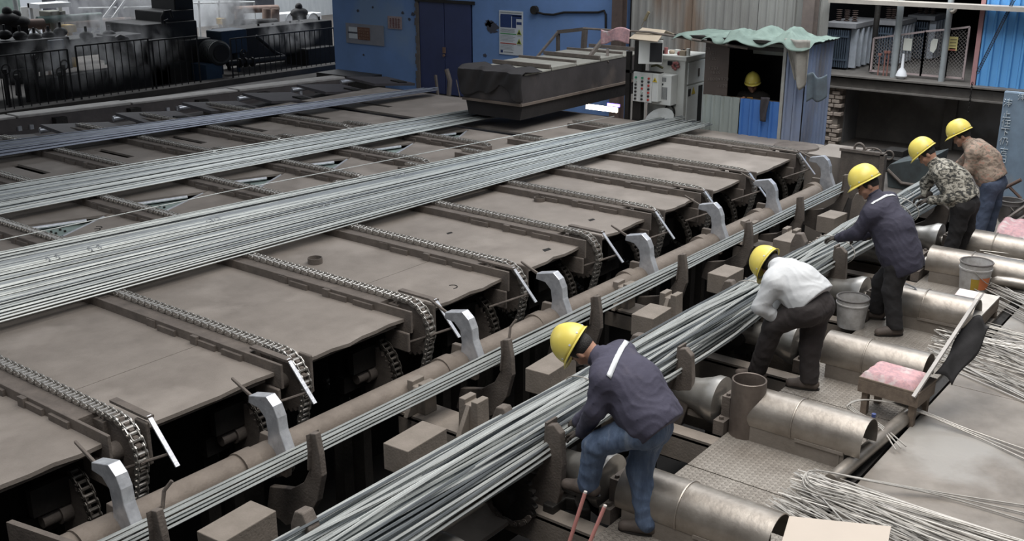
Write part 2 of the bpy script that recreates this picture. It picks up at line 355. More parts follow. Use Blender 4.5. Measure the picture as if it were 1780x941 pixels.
# front edge lip, brackets and legs under the bed
for i, x in enumerate(FXL):
    q = MB(); q.box((x-.24, 6.0, .26), (x-.21, 6.28, .44)); q.build('end_bracket', frame, bed, smooth=False, bevel=.01)
    q = MB(); q.box((x+.08, 5.98, .30), (x+.11, 6.12, .62)); q.build('end_bracket', frame, bed, smooth=False, bevel=.01)
    q = MB(); q.box((x-.62, 6.5, -1.6), (x-.5, 6.62, .5)); q.box((x-.4, 6.45, -1.6), (x-.3, 6.6, .5)); q.box((x-.65, 6.4, -.1), (x-.2, 6.5, .05)); q.box((x-.62, 6.3, .1), (x-.3, 6.36, .3)); q.build('leg', darkframe, bed, smooth=False)
q = MB(); q.box((2, 7.4, -1.6), (15.8, 7.5, .45)); q.build('dark_backing', pitm, bed, smooth=False)  # near-black sheet added to close the under-bed space and keep it dark
q = MB()
for i in range(len(FXL)-1): q.box((FXL[i]+.12, 6.12, BZ-.07), (FXL[i+1]-.26, 6.16, BZ-.03))
q.build('edge_angle', frame, bed, smooth=False)
# rings and slots in plates
def ring(px, py, r, h): 
    c = at(px, py, z=BZ+.001); q = MB(); q.lathe([(r, 0), (r, h), (r-.008, h), (r-.008, .002), (0, .002)], (c.x, c.y, BZ), n=28); q.build('pipe_socket', frame, bed)
ring(548, 457, .075, .06); ring(938, 349, .07, .05)
holem = mat('hole_dark', (.012, .011, .01), rough=.95)
for px, py, s_ in ((781, 405, .05), (950, 434, .07), (1028, 382, .06)):
    c = at(px, py, z=BZ); q = MB(); q.prism([(c.x-s_, c.y-s_*.4), (c.x+s_*.6, c.y-s_*.5), (c.x+s_, c.y+s_*.3), (c.x-s_*.4, c.y+s_*.5)], 'z', BZ-.02, BZ+.002); q.build('cut_hole', holem, bed, smooth=False)
for px, py in ((785, 499), (155, 268+31), (285, 278), (165, 400), (168, 396), (128, 301)):
    c = at(px, py, z=BZ); q = MB(); q.tube([(c.x+.06*math.cos(a), c.y+.05*math.sin(a), BZ) for a in np.linspace(-2, 1.2, 8)], .006, 5); q.build('cut_mark', holem, bed)
# rear beam with pale top and tilted plates and rolls
def skew(q):
    q.v = [(v[0], v[1]+18.11-.157*(v[0]-9.08), v[2]) for v in q.v]; return q
q = MB(); q.box((2, -.02, -.3), (16.2, .45, .55)); skew(q).build('rear_beam', mat('beam_side', (.11, .095, .09), (.07, .06, .06), .8), bed, smooth=False)
xs = [2, 5.2, 7.4, 9.35, 11.4, 13.6, 16.15]
for i in range(6):
    q = MB(); q.box((xs[i]+.02, -.03, .55), (xs[i+1]-.02, .36, .59+.01*(i % 2))); skew(q).build('beam_cap', mat('pale_beam_cap', (.50, .47, .44), (.3, .28, .26), .6, .2, 5), bed, smooth=False, bevel=.01)
tp = mat('slate_plate', (.085, .075, .078), (.055, .05, .053), .6, .1)
for i in range(9):
    x = 4.95+i*1.36
    rot = Matrix.Rotation(.11, 3, 'Y')@Matrix.Rotation(.08, 3, 'X')
    q = MB(); q.obox((x+.5, 16.1, .56), 1.22, .85, .05, rot); q.build('guide_plate', tp, bed, smooth=False)
    q = MB(); q.cyl((x+.05, 16.85, .52), (x+.42, 16.78, .54), .05, 12); q.build('guide_roll', chrome, bed)
    q = MB(); q.obox((x+.78, 15.85, .545), .25, .25, .03, rot); q.build('slot_plate', holem, bed, smooth=False)
    if i % 2: 
        q = MB(); q.box((x+.3, -.06, .3), (x+.36, -.02, .42)); q.box((x+.5, -.06, .3), (x+.56, -.02, .42)); skew(q).build('bright_tab', chrome, bed, smooth=False)
    q = MB(); q.box((x+.9, -.16, .36), (x+1.1, -.02, .5)); skew(q).build('stop_block', darkframe, bed, smooth=False)
q = MB(); q.box((2, 16.5, .28), (16, 19.3, .34)); q.box((2, 15.6, .40), (15.8, 16.5, .46)); q.build('rear_tray', MATS['beam_side'], bed, smooth=False)
# end cover plate with disc at the far right end
q = MB(); q.box((15.0, 5.4, -1.0), (15.9, 6.06, BZ)); q.build('end_plate', plate, bed, smooth=False)
c = at(1385, 249, z=BZ); q = MB(); q.lathe([(0, .03), (.33, .03), (.34, .0)], (15.3, 6.35, BZ), n=30); q.build('end_disc', frame, bed)
# ================================================================ chains
def link_mesh(outer):
    q = MB(); P = .05
    def pl(y, h, t):
        pts = []
        for cx, a0 in ((0, 90), (P, -90)):
            for a in (0, 60, 120, 180): ang = math.radians(a0+a); pts.append((cx+h*math.cos(ang), h*math.sin(ang)))
        q.prism(pts, 'y', y-t/2, y+t/2)
    w = .043 if outer else .033
    for s_ in (-1, 1): pl(s_*w, .021, .007)
    if outer:
        for cx in (0, P): q.cyl((cx, -.052, 0), (cx, .052, 0), .008, 6)
    else:
        for cx in (0, P): q.cyl((cx, -.028, 0), (cx, .028, 0), .0145, 8)
    me = bpy.data.meshes.new('link'); me.from_pydata(q.v, [], q.f); me.materials.append(chainm); return me, q
LO, QO = link_mesh(True); LI, QI = link_mesh(False)
def resample(path, step):
    out = [Vector(path[0])]; path = [Vector(p) for p in path]; i = 1; cur = path[0]; need = step
    while i < len(path):
        d = (path[i]-cur).length
        if d >= need: cur = cur+(path[i]-cur)*(need/d); out.append(cur.copy()); need = step
        else: need -= d; cur = path[i]; i += 1
    return out
def chain(x, path, label, objs, group, spr=None, m=chainm):
    base = Vector((x, path[0][0], path[0][1]))
    t = thing('conveyor_chain', base, label, 'chain', group)
    pts = resample([(x, a, b) for a, b in path], .05); big = MB()
    for i in range(len(pts)-1):
        d = (pts[i+1]-pts[i]).normalized()
        if objs and i < 150:
            o = inst(LO if i % 2 else LI, 'link', t, pts[i])
            z = d.cross(Vector((1, 0, 0))); rot = Matrix((d, Vector((-1, 0, 0)), d.cross(Vector((-1, 0, 0))))).transposed(); o.rotation_euler = rot.to_euler()
        else:
            rot = Matrix((d, Vector((-1, 0, 0)), d.cross(Vector((-1, 0, 0))))).transposed(); src = QO if i % 2 else QI
            big.add([pts[i]+rot@Vector(v) for v in src.v], src.f)
    if big.v: big.build('links', m, t, smooth=False, kind='stuff')
    if spr:
        cy, cz, r = spr; q = MB(); nt = 26; poly = []
        for k in range(nt):
            for a, rr_ in ((0, r-.012), (.3, r+.016), (.55, r+.016), (.85, r-.012)): 
                an = 2*math.pi*(k+a)/nt; poly.append((cy+rr_*math.cos(an), cz+rr_*math.sin(an)))
        q.prism(poly, 'x', x-.018, x+.018); sp = q.build('sprocket', frame, t, smooth=False)
        q = MB(); q.cyl((x-.1, cy, cz), (x+.1, cy, cz), .07, 16); q.cyl((x-.22, cy, cz), (x-.1, cy, cz), .045, 14); q.build('hub', frame, sp)
    return t
R0 = .25; CYs, CZs = 6.2, .39
TZ = CZs+R0
arc = [(CYs-R0*math.sin(a), CZs+R0*math.cos(a)) for a in np.linspace(0, math.pi*.62, 14)]
ya, za = arc[-1]
hang = [(ya+.28*(t**1.4)*1.0, za-.75*t) for t in np.linspace(.05, 1, 10)]
# the return run swings back under the bed
last = hang[-1]; ret = [(last[0]+1.1*t, last[1]-.18*math.sin(math.pi*t)+.0*t) for t in np.linspace(.08, 1, 8)]
for i, x in enumerate(FX):
    path = [(10.0, TZ-.0)]+[(CYs, TZ)]+arc[1:]+hang+ret
    path = list(reversed(path)) if False else path
    # start at the front so that the nearest links are the single objects
    chain(x, path, 'roller chain on the bed rail, %s of the front row counted from the camera end' % nth(i, len(FX)), i < 4, 'front row bed chains', (CYs, CZs, R0))
for i, x in enumerate(MX):
    chain(x, [(13.1, TZ-.08), (12.98, TZ-.01), (12.9, TZ), (10.0, TZ), (9.9, TZ-.03)], 'roller chain between the two middle bar layers, %s from the camera end' % nth(i, len(MX)), False, 'middle row bed chains')
for i, x in enumerate(KX):
    chain(x, [(16.3, TZ), (12.75, TZ), (12.6, TZ-.05), (12.55, TZ-.12)], 'roller chain behind the middle bar layer, %s from the left edge' % nth(i, len(KX)), False, 'rear row bed chains', m=chainm)
for i, x in enumerate(FX):     # drive loops under the deck edge
    cy, cz, r = 6.35, .02, .3
    chain(x-.33, [(cy-r*math.sin(a), cz+r*1.15*math.cos(a)) for a in np.linspace(.35, math.pi*1.25, 26)], 'dark drive chain hanging under the deck edge, %s from the camera end' % nth(i, len(FX)), False, 'drive chains below the deck', (cy, cz, r-.06) if i < 4 else None, m=chaindark)
# bent guide bars at the deck edge
for i, x in enumerate(FXL):
    xx = x+.12 if i in (1, 3, 5) else x-.12
    t = thing('guide_bar', (xx, 6.1, .6), 'bent bright-tipped guide bar at the deck edge, %s from the camera end' % ORD[i], 'guide bar', 'guide bars along the deck edge')
    q = MB(); q.beam((xx, 6.42, .655), (xx, 5.98, .65), .06, .02); q.build('mount', frame, t, smooth=False)
    q = MB(); q.beam((xx, 6.0, .66), (xx, 5.72, .36), .035, .014); q.build('tip', chrome, t, smooth=False, bevel=.003)
    if i:
        q = MB(); q.cyl((xx-.25, 6.1, .3), (xx+.02, 5.82, .42), .012, 8); q.build('stay_rod', frame, t)
# ================================================================ bars on the bed
def bar(pts, r, m, group, label, name='steel_bar', n=5, cat='bar'):
    q = MB(); q.tube(pts, r, n); return q.build(name, m, loc=pts[0], label=label, cat=cat, group=group)
def layer(n, A, B, z, group, label, r=.009, jig=.03, x0=-.5, seed=1, m3=.12, xend=None, gap=(), ms=None):
    rr = random.Random(seed)
    for i in range(n):
        t = (i+.5)/n
        if any(a < t < b for a, b in gap) and rr.random() < .8: continue
        ya = A[0]+(A[1]-A[0])*t; yb = B[0]+(B[1]-B[0])*t+rr.gauss(0, jig)*.3
        xe_ = (xend[0]+(xend[1]-xend[0])*t)+rr.uniform(-.35, .1); pts = []
        ph = rr.random()*6; amp = rr.gauss(0, jig)*.7; lay = rr.choice((0, 0, 0, 1))
        for k in range(12):
            u = k/11; xx = x0+(xe_-x0)*u; f = (xx-A[2])/(B[2]-A[2])
            pts.append((xx, ya+(yb-ya)*f+amp*math.sin(ph+u*5), z+r+lay*r*1.7+.004*math.sin(ph*2+u*9)))
        bar(pts, r, rr.choices(ms or (barm, barm2, barm3), (5, 4, 1.6))[0], group, label)
ztop = TZ+.022
layer(84, (8.5, 10.5, 4.), (7.95, 9.0, 15.3), ztop, 'bars of the front layer on the bed', 'thin straight steel bar in the wide front layer across the cooling bed', .0092, .025, xend=(15.6, 16.0), seed=3, gap=((.55, .575), (.8, .84)))
layer(52, (11.75, 13.1, 6.), (11.15, 11.95, 14.), ztop, 'bars of the middle layer on the bed', 'pale steel bar in the middle layer running under the furnace hood', .0092, .015, xend=(14.6, 14.8), seed=5, x0=1.5)
layer(34, (14.75, 15.85, 7.4), (13.9, 14.25, 15.3), ztop, 'bars of the rear layer on the bed', 'steel bar coloured with a bluish reflection in the rear layer ending below the blue door', .009, .015, xend=(15.6, 15.8), seed=6, x0=2.5, ms=(barrefl, barrefl, barm3))
def fill(n, A, B, xend, x0, seed, label, fm=barm3):
    rr = random.Random(seed); q = MB()
    for i in range(n):
        t = rr.random(); ya = A[0]+(A[1]-A[0])*t; yb = B[0]+(B[1]-B[0])*min(1, max(0, t+rr.gauss(0, .012))); xe_ = xend+rr.uniform(-.4, 0); pts = []; ph = rr.random()*6
        for k in range(9):
            xx = x0+(xe_-x0)*k/8; f = (xx-A[2])/(B[2]-A[2]); pts.append((xx, ya+(yb-ya)*f+.012*math.sin(ph+k), ztop+.007+.003*math.sin(ph+k*2)))
        q.tube(pts, .0075, 5)
    q.build('steel_bars', fm, loc=(8, A[0], ztop), kind='stuff', label=label, cat='bars')
fill(70, (8.55, 10.45, 4.), (8.0, 8.95, 15.3), 15.8, -.5, 31, 'remaining thin bars packed in the wide front layer')
fill(60, (11.8, 13.05, 6.), (11.2, 11.9, 14.), 14.7, 1.5, 32, 'remaining thin bars packed in the middle layer')
fill(50, (14.8, 15.8, 7.4), (13.92, 14.22, 15.3), 15.7, 2.5, 33, 'remaining thin bars packed in the rear layer', barrefl)
bar([(4.5, 10.8, ztop+.02), (8, 10.55, ztop+.02), (15.2, 9.55, ztop+.03)], .006, barm2, None, 'single stray steel bar lying just behind the wide front layer')
# little wire clips across the front layer
for px, py in ((155, 433), (82, 450), (365, 383), (690, 305), (560, 358), (990, 282)):
    c = at(px, py, z=ztop+.04)
    q = MB()
    for d in (0, .1): q.tube([(c.x+d, c.y-.06, c.z), (c.x+d+.01, c.y, c.z+.012), (c.x+d+.02, c.y+.06, c.z)], .006, 5)
    q.build('wire_clip', chrome, label='short bright wire clip across the front bar layer', cat='clip', group='wire clips on the front bar layer')
# ================================================================ transfer shaft with hooks
sh = thing('transfer_shaft', (8, 5.5, .15), 'long brown steel tube in front of the bed carrying silver hooks', 'shaft')
q = MB(); q.tube([(2.6, 5.52, .26), (13.9, 5.44, .26)], .112, 24); q.build('tube', tubem, sh)
HK = [(3.06, 5.6), (4.72, 5.6), (6.33, 5.6), (7.68, 5.6), (9.0, 5.6), (10.42, 5.6), (11.9, 5.6), (13.3, 5.6)]
hookx = []
for px, py in ((240, 912), (507, 790), (838, 625), (992, 552), (1142, 476), (1264, 416), (1357, 371), (1450, 322)):
    hookx.append(at(px, py, Y=5.29).x)
def yz(poly, x, w, nm, m, par, **k):
    q = MB(); q.prism(poly, 'x', x-w/2, x+w/2); return q.build(nm, m, par, smooth=False, bevel=.006, **k)
for x in hookx:
    prof = [(5.28, .33), (5.31, .40), (5.352, .50), (5.362, .60), (5.40, .68), (5.47, .735), (5.66, .69), (5.67, .63), (5.56, .62), (5.495, .56), (5.48, .46), (5.49, .36), (5.46, .24), (5.36, .22)]
    yz(prof, x, .085, 'transfer_hook', chrome, sh, label='worn silver hook')
    yz([(5.65, .69), (5.86, .77), (5.86, .75), (5.65, .66)], x-.02, .02, 'hook_finger', frame, sh)
    yz([(5.36, .12), (5.34, .30), (5.46, .40), (5.62, .40), (5.64, .28), (5.58, .12)], x+.02, .05, 'hook_root', tubem, sh)
    q = MB(); q.cyl((x-.3, 5.5, .26), (x-.17, 5.5, .26), .128, 20); q.build('collar', tubem, sh)
armx = []
for px, py in ((270, 880), (545, 745), (880, 575), (1035, 520), (1185, 447), (1300, 390), (1390, 343), (1470, 298)): armx.append(at(px, py, Y=4.97, X=None).x)
for i, x in enumerate(armx):
    prof = [(5.45, .06), (5.22, .12), (5.08, .22), (5.0, .36), (4.985, .50), (4.99, .62), (4.93, .635), (4.90, .48), (4.89, .33), (4.95, .12), (5.08, -.08), (5.3, -.2), (5.5, -.14)]
    yz(prof, x, .05, 'cradle_arm', frame, sh)
    yz([(5.0, .36), (4.985, .50), (4.99, .62), (4.98, .625), (4.975, .5), (4.99, .35)], x, .11, 'arm_lining', frame, sh)
    q = MB(); q.box((x-.06, 4.99, -1.6), (x+.06, 5.1, -.1)); q.build('arm_post', darkframe, sh, smooth=False)
    if i in (0, 2): q = MB(); q.tube([(x+.05, 4.98, .6), (x+.08, 4.99, .7), (x+.12, 4.96, .76)], .012, 6); q.build('pin', frame, sh)
q = MB(); q.prism([(5.9, .3), (5.0, .3), (5.0, -.05), (5.9, .1)], 'x', 2.72, 2.76)
q.v = [(v[0]+(v[1]-5.4)*-.2, v[1], v[2]+.1) for v in q.v]; q.build('end_fin', frame, sh, smooth=False)
# thin bundle
rr = random.Random(11)
for i in range(15):
    a = i/15*2*math.pi; k = rr.random(); dy = -.10+.2*((i*7) % 15)/14; dz = .012*math.sin(i*2.3)+.02*(1-(dy/.1)**2)*(i % 2)
    pts = [(x, 5.165-(x-3)*.008+dy*(1+.1*math.sin(x))+.006*math.sin(x*1.3+i), .40+dz+.004*math.sin(x*2+i)-.0) for x in np.linspace(1.5, 14.2, 13)]
    bar(pts, .009, rr.choices((barm, barm2), (1, 2))[0], 'bars of the slim bundle in the hooks', 'steel bar of the slim bundle lying in the dark cradle arms')
# ================================================================ blocks, brackets and crawler between the bundles
crb = mat('block_steel', (.24, .205, .175), (.17, .145, .12), .75, .1, 7, .3, 60)
for i, (px, py) in enumerate(((412, 905), (722, 757), (958, 630), (1133, 540), (1262, 470), (1372, 412), (1447, 372))):
    c = at(px, py, z=.5); s_ = .95
    t = MB(); L_ = .42 if i < 3 else .36
    rot = Matrix.Rotation(R.uniform(-.08, .08), 3, 'Z')
    t.obox((c.x, c.y, .4), L_, .22, .2, rot); t.build('steel_block', crb, loc=(c.x, c.y, .3), bevel=.006, smooth=False, label='heavy rectangular steel block beside the tied bundle, %s from the camera' % ORD[i], cat='block', group='blocks in the trough')
    t = MB(); t.box((c.x-.1, c.y-.07, -1.6), (c.x+.1, c.y+.07, .3)); t.build('block_post', darkframe, smooth=False, label='dark post under the steel block, %s from the camera' % ORD[i], cat='post', group='posts in the trough')
for i, (px, py) in enumerate(((525, 885), (872, 705), (1107, 580), (1266, 487), (1388, 405), (1493, 335), (1370, 425))[:6]):
    c = at(px, py, Y=4.3)
    t = MB(); prof = [(4.36, -.4), (4.38, .3), (4.36, c.z-.1), (4.32, c.z), (4.25, c.z+.01), (4.20, c.z-.08), (4.17, .2), (4.1, -.4)]
    t.prism(prof, 'x', c.x-.045, c.x+.045); t.build('guide_fin', frame, smooth=False, bevel=.01, label='rounded steel fin on the bed side of the tied bundle, %s from the camera' % ORD[i], cat='fin', group='fins beside the tied bundle')
t = thing('crawler_chain', (8, 4.42, .1), 'dusty bolted crawler chain running beside the tied bundle', 'chain')
q = MB(); q.box((-.055, -.05, 0), (.045, .05, .03)); q.box((-.03, -.075, -.01), (.03, .075, .015)); q.cyl((0, .05, .03), (0, .05, .045), .014, 6); q.cyl((0, -.05, .03), (0, -.05, .045), .014, 6)
lm = bpy.data.meshes.new('crawler_link'); lm.from_pydata(q.v, [], q.f); lm.materials.append(crb)
for k in range(84): x = 3.4+k*.11; inst(lm, 'link', t, (x, 4.43, .28+.012*math.sin(k*2.1)))
q = MB(); q.box((2.5, 4.36, -.2), (13, 4.5, .26)); q.build('chain_rail', darkframe, t, smooth=False)
# cross beams carrying notched saddles
for i, x in enumerate((5.72, 8.75, 11.6)):
    t = thing('saddle_crossbeam', (x, 4.9, 0), 'cross beam with notched steel saddles, %s from the camera' % ORD[i], 'beam', 'cross beams in the trough')
    q = MB(); q.box((x-.14, 4.55, .1), (x+.14, 5.45, .14)); q.box((x-.14, 4.55, -.05), (x-.11, 5.45, .12)); q.box((x+.11, 4.55, -.05), (x+.14, 5.45, .12)); q.build('beam', crb, t, smooth=False)
    for yy in (5.32, 4.78):
        q = MB(); q.prism([(yy-.1, .14), (yy-.09, .40), (yy-.03, .40), (yy-.03, .36), (yy+.03, .36), (yy+.03, .40), (yy+.09, .40), (yy+.1, .14)], 'x', x-.07, x+.07); q.prism([(x-.2, .14), (x-.07, .14), (x-.07, .36)], 'y', yy-.02, yy+.02); q.build('saddle', crb, t, smooth=False, bevel=.006)
    q = MB(); q.box((x-.05, 4.9, -1.6), (x+.05, 5.0, .1)); q.build('post', darkframe, t, smooth=False)
# dark machinery hints in the trough
q = MB()
for x in np.arange(3.2, 14.5, .9): q.box((x, 4.5, -1.3), (x+.12, 6.0, -1.1)); q.box((x+.2, 5.7, -1.6), (x+.3, 5.8, .05))
q.box((2, 4.6, -.9), (15, 4.7, -.75)); q.build('trough_frame', darkframe, smooth=False, label='oily steel framing down in the trough below the shaft, pit shade put in its colour', cat='frame')
# ================================================================ tied thick bundle
rr = random.Random(21); barlight = mat('rebar_steel_light', (.66, .68, .66), (.45, .47, .46), .36, .4, 9, 0, stretch=(.4, 3, 3))
def bcen(x): return 4.04-.004*(x-4)
def bw_(x):
    ties = (6.15, 9.0, 10.9, 12.7); d = min(abs(x-t) for t in ties); return .262-.015*min(1, max(0, (x-4.2)/3.5))-.03*math.exp(-(d/.4)**2)-(.006*max(0, x-9))
def bundlebar(i, r):
    n_ = 22; a = rr.random()*2*math.pi; k = rr.random()**.45; ya, za = k*math.cos(a), k*math.sin(a); fr_ = rr.uniform(.5, 1.3); ph = rr.random()*6.3; am = rr.uniform(.04, .22); dr = rr.gauss(0, .06); pp = []
    for x in np.linspace(2.2, rr.uniform(14.4, 15.0), n_):
        yy = ya+am*math.sin(fr_*x+ph)+dr*(x-8); zz = za+am*.7*math.cos(fr_*x*1.1+ph*2); n2 = max(1, math.hypot(yy, zz)); w = bw_(x)
        pp.append((x, bcen(x)+yy/n2*w, .44+zz/n2*w*.58+.12*yy/n2*w))
    return pp
for i in range(112):
    bar(bundlebar(i, .0095), .0105, rr.choices((barm, barlight, barm3), (4, 6, 2))[0], 'bars of the thick tied bundle', 'steel bar in the thick wire-tied bundle the workers bend over', n=5)
q = MB()
for i in range(90): q.tube([(x_, bcen(x_)+(y_-bcen(x_))*.6, .44+(z_-.44)*.6) for x_, y_, z_ in bundlebar(i, .0095)], .009, 4)
q.build('steel_bars', barm3, loc=(8, 4.05, .4), kind='stuff', label='remaining bars packed inside the thick tied bundle', cat='bars')
for i, x in enumerate((6.15, 9.0, 10.95, 12.8, 13.05)):
    w = bw_(x)+.018; q = MB(); q.tube([(x+.05*math.sin(a*1)+.02*math.cos(2*a), bcen(x)+w*math.cos(a), .44+w*.62*math.sin(a)+.12*w*math.cos(a)) for a in np.linspace(0, 2*math.pi, 30, endpoint=False)], .006, 6, closed=True)
    q.tube([(x+.04, bcen(x)-w*.3, .46+w*.52), (x+.1, bcen(x)-w*.5, .5+w*.6), (x+.05, bcen(x)-w*.2, .53+w*.7)], .005, 5)
    q.build('wire_tie', wirem, label='twisted wire tie round the thick bundle, %s from the camera' % ORD[i], cat='tie wire', group='wire ties on the thick bundle')
# ================================================================ roller units
covers = [(5.6, 3.33, 2.22), (7.25, 3.2, 2.25), (8.78, 3.2, 2.3), (10.42, 3.2, 2.35), (12.0, 3.3, 2.2), (12.95, 3.3, 2.2)]
names_ = ['beside the worker in jeans', 'behind the open steel can', 'behind the man in the white shirt', 'with a bright band across it', 'behind the label bucket', 'beside the towel rack']
for i, (x, y0, y1) in enumerate(covers):
    r = .185; zc = .19
    t = thing('roller_unit', (x, 3.3, 0), 'waisted roller and half-pipe cover, %s from the camera, %s' % (ORD[i], names_[i]), 'roller unit', 'roller units of the bundle line')
    q = MB(); q.lathe([(.0, 4.35), (.16, 4.35), (.19, 4.30), (.15, 4.2), (.12, 4.0), (.12, 3.8), (.135, 3.68), (.17, 3.58), (.2, 3.52), (.2, 3.46), (.15, 3.45), (.06, 3.44), (.06, 3.3), (0, 3.3)], (x+.02, 0, .17), 'y', 36); q.build('roller', rollm, t)
    q = MB(); q.box((x-.2, 3.33, -.02), (x+.24, 3.42, .1)); q.box((x-.09, 3.34, .1), (x+.13, 3.41, .27))
    for dxx in (-.15, .18): q.cyl((x+dxx, 3.375, .1), (x+dxx, 3.375, .125), .02, 6)
    for dxx in (-.05, .09): q.cyl((x+dxx, 3.375, .27), (x+dxx, 3.375, .29), .018, 6)
    q.build('bearing', frame, t, smooth=False)
    y0c = y0-.02
    q = MB(); q.lathe([(r, y1), (r, y0c), (r-.008, y0c), (r-.008, y1), (r, y1)], (x, 0, zc), 'y', 28, ang=(-.35, math.pi+.35)); q.build('cover', coverm, t)
    q = MB(); q.tube([(x+(r+.004)*math.cos(a), y1+(y0c-y1)*.58, zc+(r+.004)*math.sin(a)) for a in np.linspace(-.3, math.pi+.3, 20)], .007, 5); q.build('weld_seam', coverm, t)
    q = MB(); q.box((x-r+.015, y1+.12, .0), (x-r+.03, y0c-.05, zc)); q.box((x+r-.03, y1+.12, .0), (x+r-.015, y0c-.05, zc)); q.box((x-r+.01, y1+.15, .0), (x+r-.01, y1+.165, zc+.0)); q.box((x-r-.0, y1+.12, .115), (x-r+.016, y1+.5, .14)); q.build('cover_base', boxm, t, smooth=False)
    # channel frame under the roller
    q = MB()
    for dxx in (-.3, .3): q.box((x+dxx-.07, 3.3, -.06), (x+dxx+.07, 4.4, -.02)); q.box((x+dxx-.07, 3.3, -.25), (x+dxx-.05, 4.4, -.04))
    q.build('roller_frame', crb, t, smooth=False)
# strip of band over the fourth cover
q = MB(); q.tube([at(1573, 492, z=.40), at(1590, 500, z=.385), at(1605, 520, z=.3), at(1612, 531, z=.22)], .008, 5); q.build('steel_band', chrome, label='thin bright band lying over the fourth roller cover', cat='band')
# right-hand cradle arms of thick bundle
for i, (px, py) in enumerate(((962, 735), (1190, 603), (1340, 540), (1460, 428), (1640, 355))):
    c = at(px, py, Y=3.78); x, z = c.x, c.z
    t = thing('bundle_arm', (x, 3.8, 0), 'curved upright steel arm holding the thick bundle, %s from the camera' % ORD[i], 'arm', 'upright arms beside the thick bundle')
    prof = [(4.15, -.02), (3.98, .08), (3.88, .22), (3.83, .38), (3.82, z-.02), (3.76, z), (3.70, z-.05), (3.68, .34), (3.70, .12), (3.76, -.1), (3.9, -.22), (4.15, -.25)]
    q = MB(); q.prism(prof, 'x', x-.03, x+.03); q.build('web', frame, t, smooth=False, bevel=.008)
    q = MB()
    lp = [(3.98, .08), (3.88, .22), (3.83, .38), (3.82, z)]
    for k in range(3): q.beam((x, lp[k][0], lp[k][1]), (x, lp[k+1][0], lp[k+1][1]), .13, .02, up=(1, 0, 0)) if False else q.prism([(lp[k][0]-.01, lp[k][1]), (lp[k+1][0]-.01, lp[k+1][1]), (lp[k+1][0]+.01, lp[k+1][1]), (lp[k][0]+.01, lp[k][1])], 'x', x-.03, x+.09)
    q.build('flange', frame, t, smooth=False)
# floor-mounted sprockets under the thick bundle
for i, (px, py, r) in enumerate(((890, 860, .2), (1290, 585, .18))):
    c = at(px, py, Y=4.0); t = thing('drive_sprocket', (c.x, 4.05, c.z-.2), ('dark toothed sprocket wrapped by a chain under the thick bundle near the camera', 'dark toothed sprocket under the bundle beside the man in the white shirt')[i], 'sprocket')
    q = MB(); poly = []; nt = 22
    for k in range(nt):
        for a, rr_ in ((0, r-.02), (.35, r+.012), (.6, r+.012), (.95, r-.02)): an = 2*math.pi*(k+a)/nt; poly.append((c.y+rr_*math.cos(an), c.z+rr_*math.sin(an)))
    q.prism(poly, 'x', c.x-.02, c.x+.02); q.build('wheel', darkframe, t, smooth=False)
    q = MB(); q.cyl((c.x-.1, c.y, c.z), (c.x+.05, c.y, c.z), .06, 16); q.build('hub', darkframe, t)
    if i == 0:
        q = MB(); pth = resample([(c.x-.0, c.y+(r)*math.cos(a), c.z+r*math.sin(a)) for a in np.linspace(-2.6, .9, 20)], .05)
        for k in range(len(pth)-1):
            d = (pth[k+1]-pth[k]).normalized(); rot = Matrix((d, Vector((-1, 0, 0)), d.cross(Vector((-1, 0, 0))))).transposed(); src = QO if k % 2 else QI; q.add([pth[k]+rot@Vector(v) for v in src.v], src.f)
        q.build('links', frame, t, smooth=False)
# plates near the bottom edge
q = MB(); c = at(830, 915, z=-.15); q.obox((c.x, c.y, -.12), .7, .35, .03, Matrix.Identity(3)); q.box((c.x-.38, c.y+.15, -.1), (c.x+.3, c.y+.25, .05)); q.build('pit_cover', crb, smooth=False, label='rusty pit cover plate below the bundle at the bottom edge', cat='plate')
q = MB(); c = at(745, 935, z=.15); q.lathe([(0, -.2), (.1, -.2), (.12, 0), (.1, .3), (.13, .5)], (c.x, c.y-.15, .1), 'y', 28); q.build('small_roller', rollm, label='silver waisted roller at the bottom edge under the bundle', cat='roller')
# blocks under the first worker's foot
t = thing('foot_block', (5.5, 3.66, -.05), 'stack of short dark steel offcuts under the first worker\'s left shoe', 'offcuts')
for k, (a, b, c_) in enumerate(((-.1, .1, 0), (.06, .07, 0), (-.02, -.06, 0), (.1, -.09, 0))):
    q = MB(); q.obox((5.48+a, 3.66+b, -.01), .2, .09, .1, Matrix.Rotation(.4*k, 3, 'Z')); q.build('offcut', darkframe, t, smooth=False, bevel=.01)
# ribbed block bracket near second roller
q = MB(); c = at(1225, 718, z=0); q.box((c.x-.12, c.y-.1, 0), (c.x+.12, c.y+.1, .06)); q.box((c.x-.1, c.y-.03, .06), (c.x+.15, c.y+.03, .17)); q.build('channel_bracket', crb, smooth=False, bevel=.005, label='short steel channel bracket standing left of the open steel can', cat='bracket')
# pipe along the deck edge
q = MB(); q.tube([(6.75, 2.33, .06), (8.35, 2.24, .06)], .055, 18); q.build('edge_pipe', coverm, label='grey pipe lying along the edge of the smooth steel deck', cat='pipe')
# steel can
canm = mat('rusty_can', (.21, .175, .15), (.10, .08, .07), .5, .4, 5, .3, 20)
c = at(1296, 752, z=0); q = MB(); q.lathe([(0, .01), (.135, 0), (.135, .46), (.128, .465), (.122, .46), (.122, .02), (0, .02)], (c.x, c.y, 0), n=36); q.build('steel_can', canm, label='tall open rusty steel can standing on the walkway', cat='can')
q = MB()
for k in range(5): q.ellip((c.x-.06+.06*k, c.y-.17-.02*(k % 2), .02), (.035, .025, .02), 8, 6)
q.build('slag_lump', darkframe, label='small dark lumps of slag beside the rusty can', cat='slag')
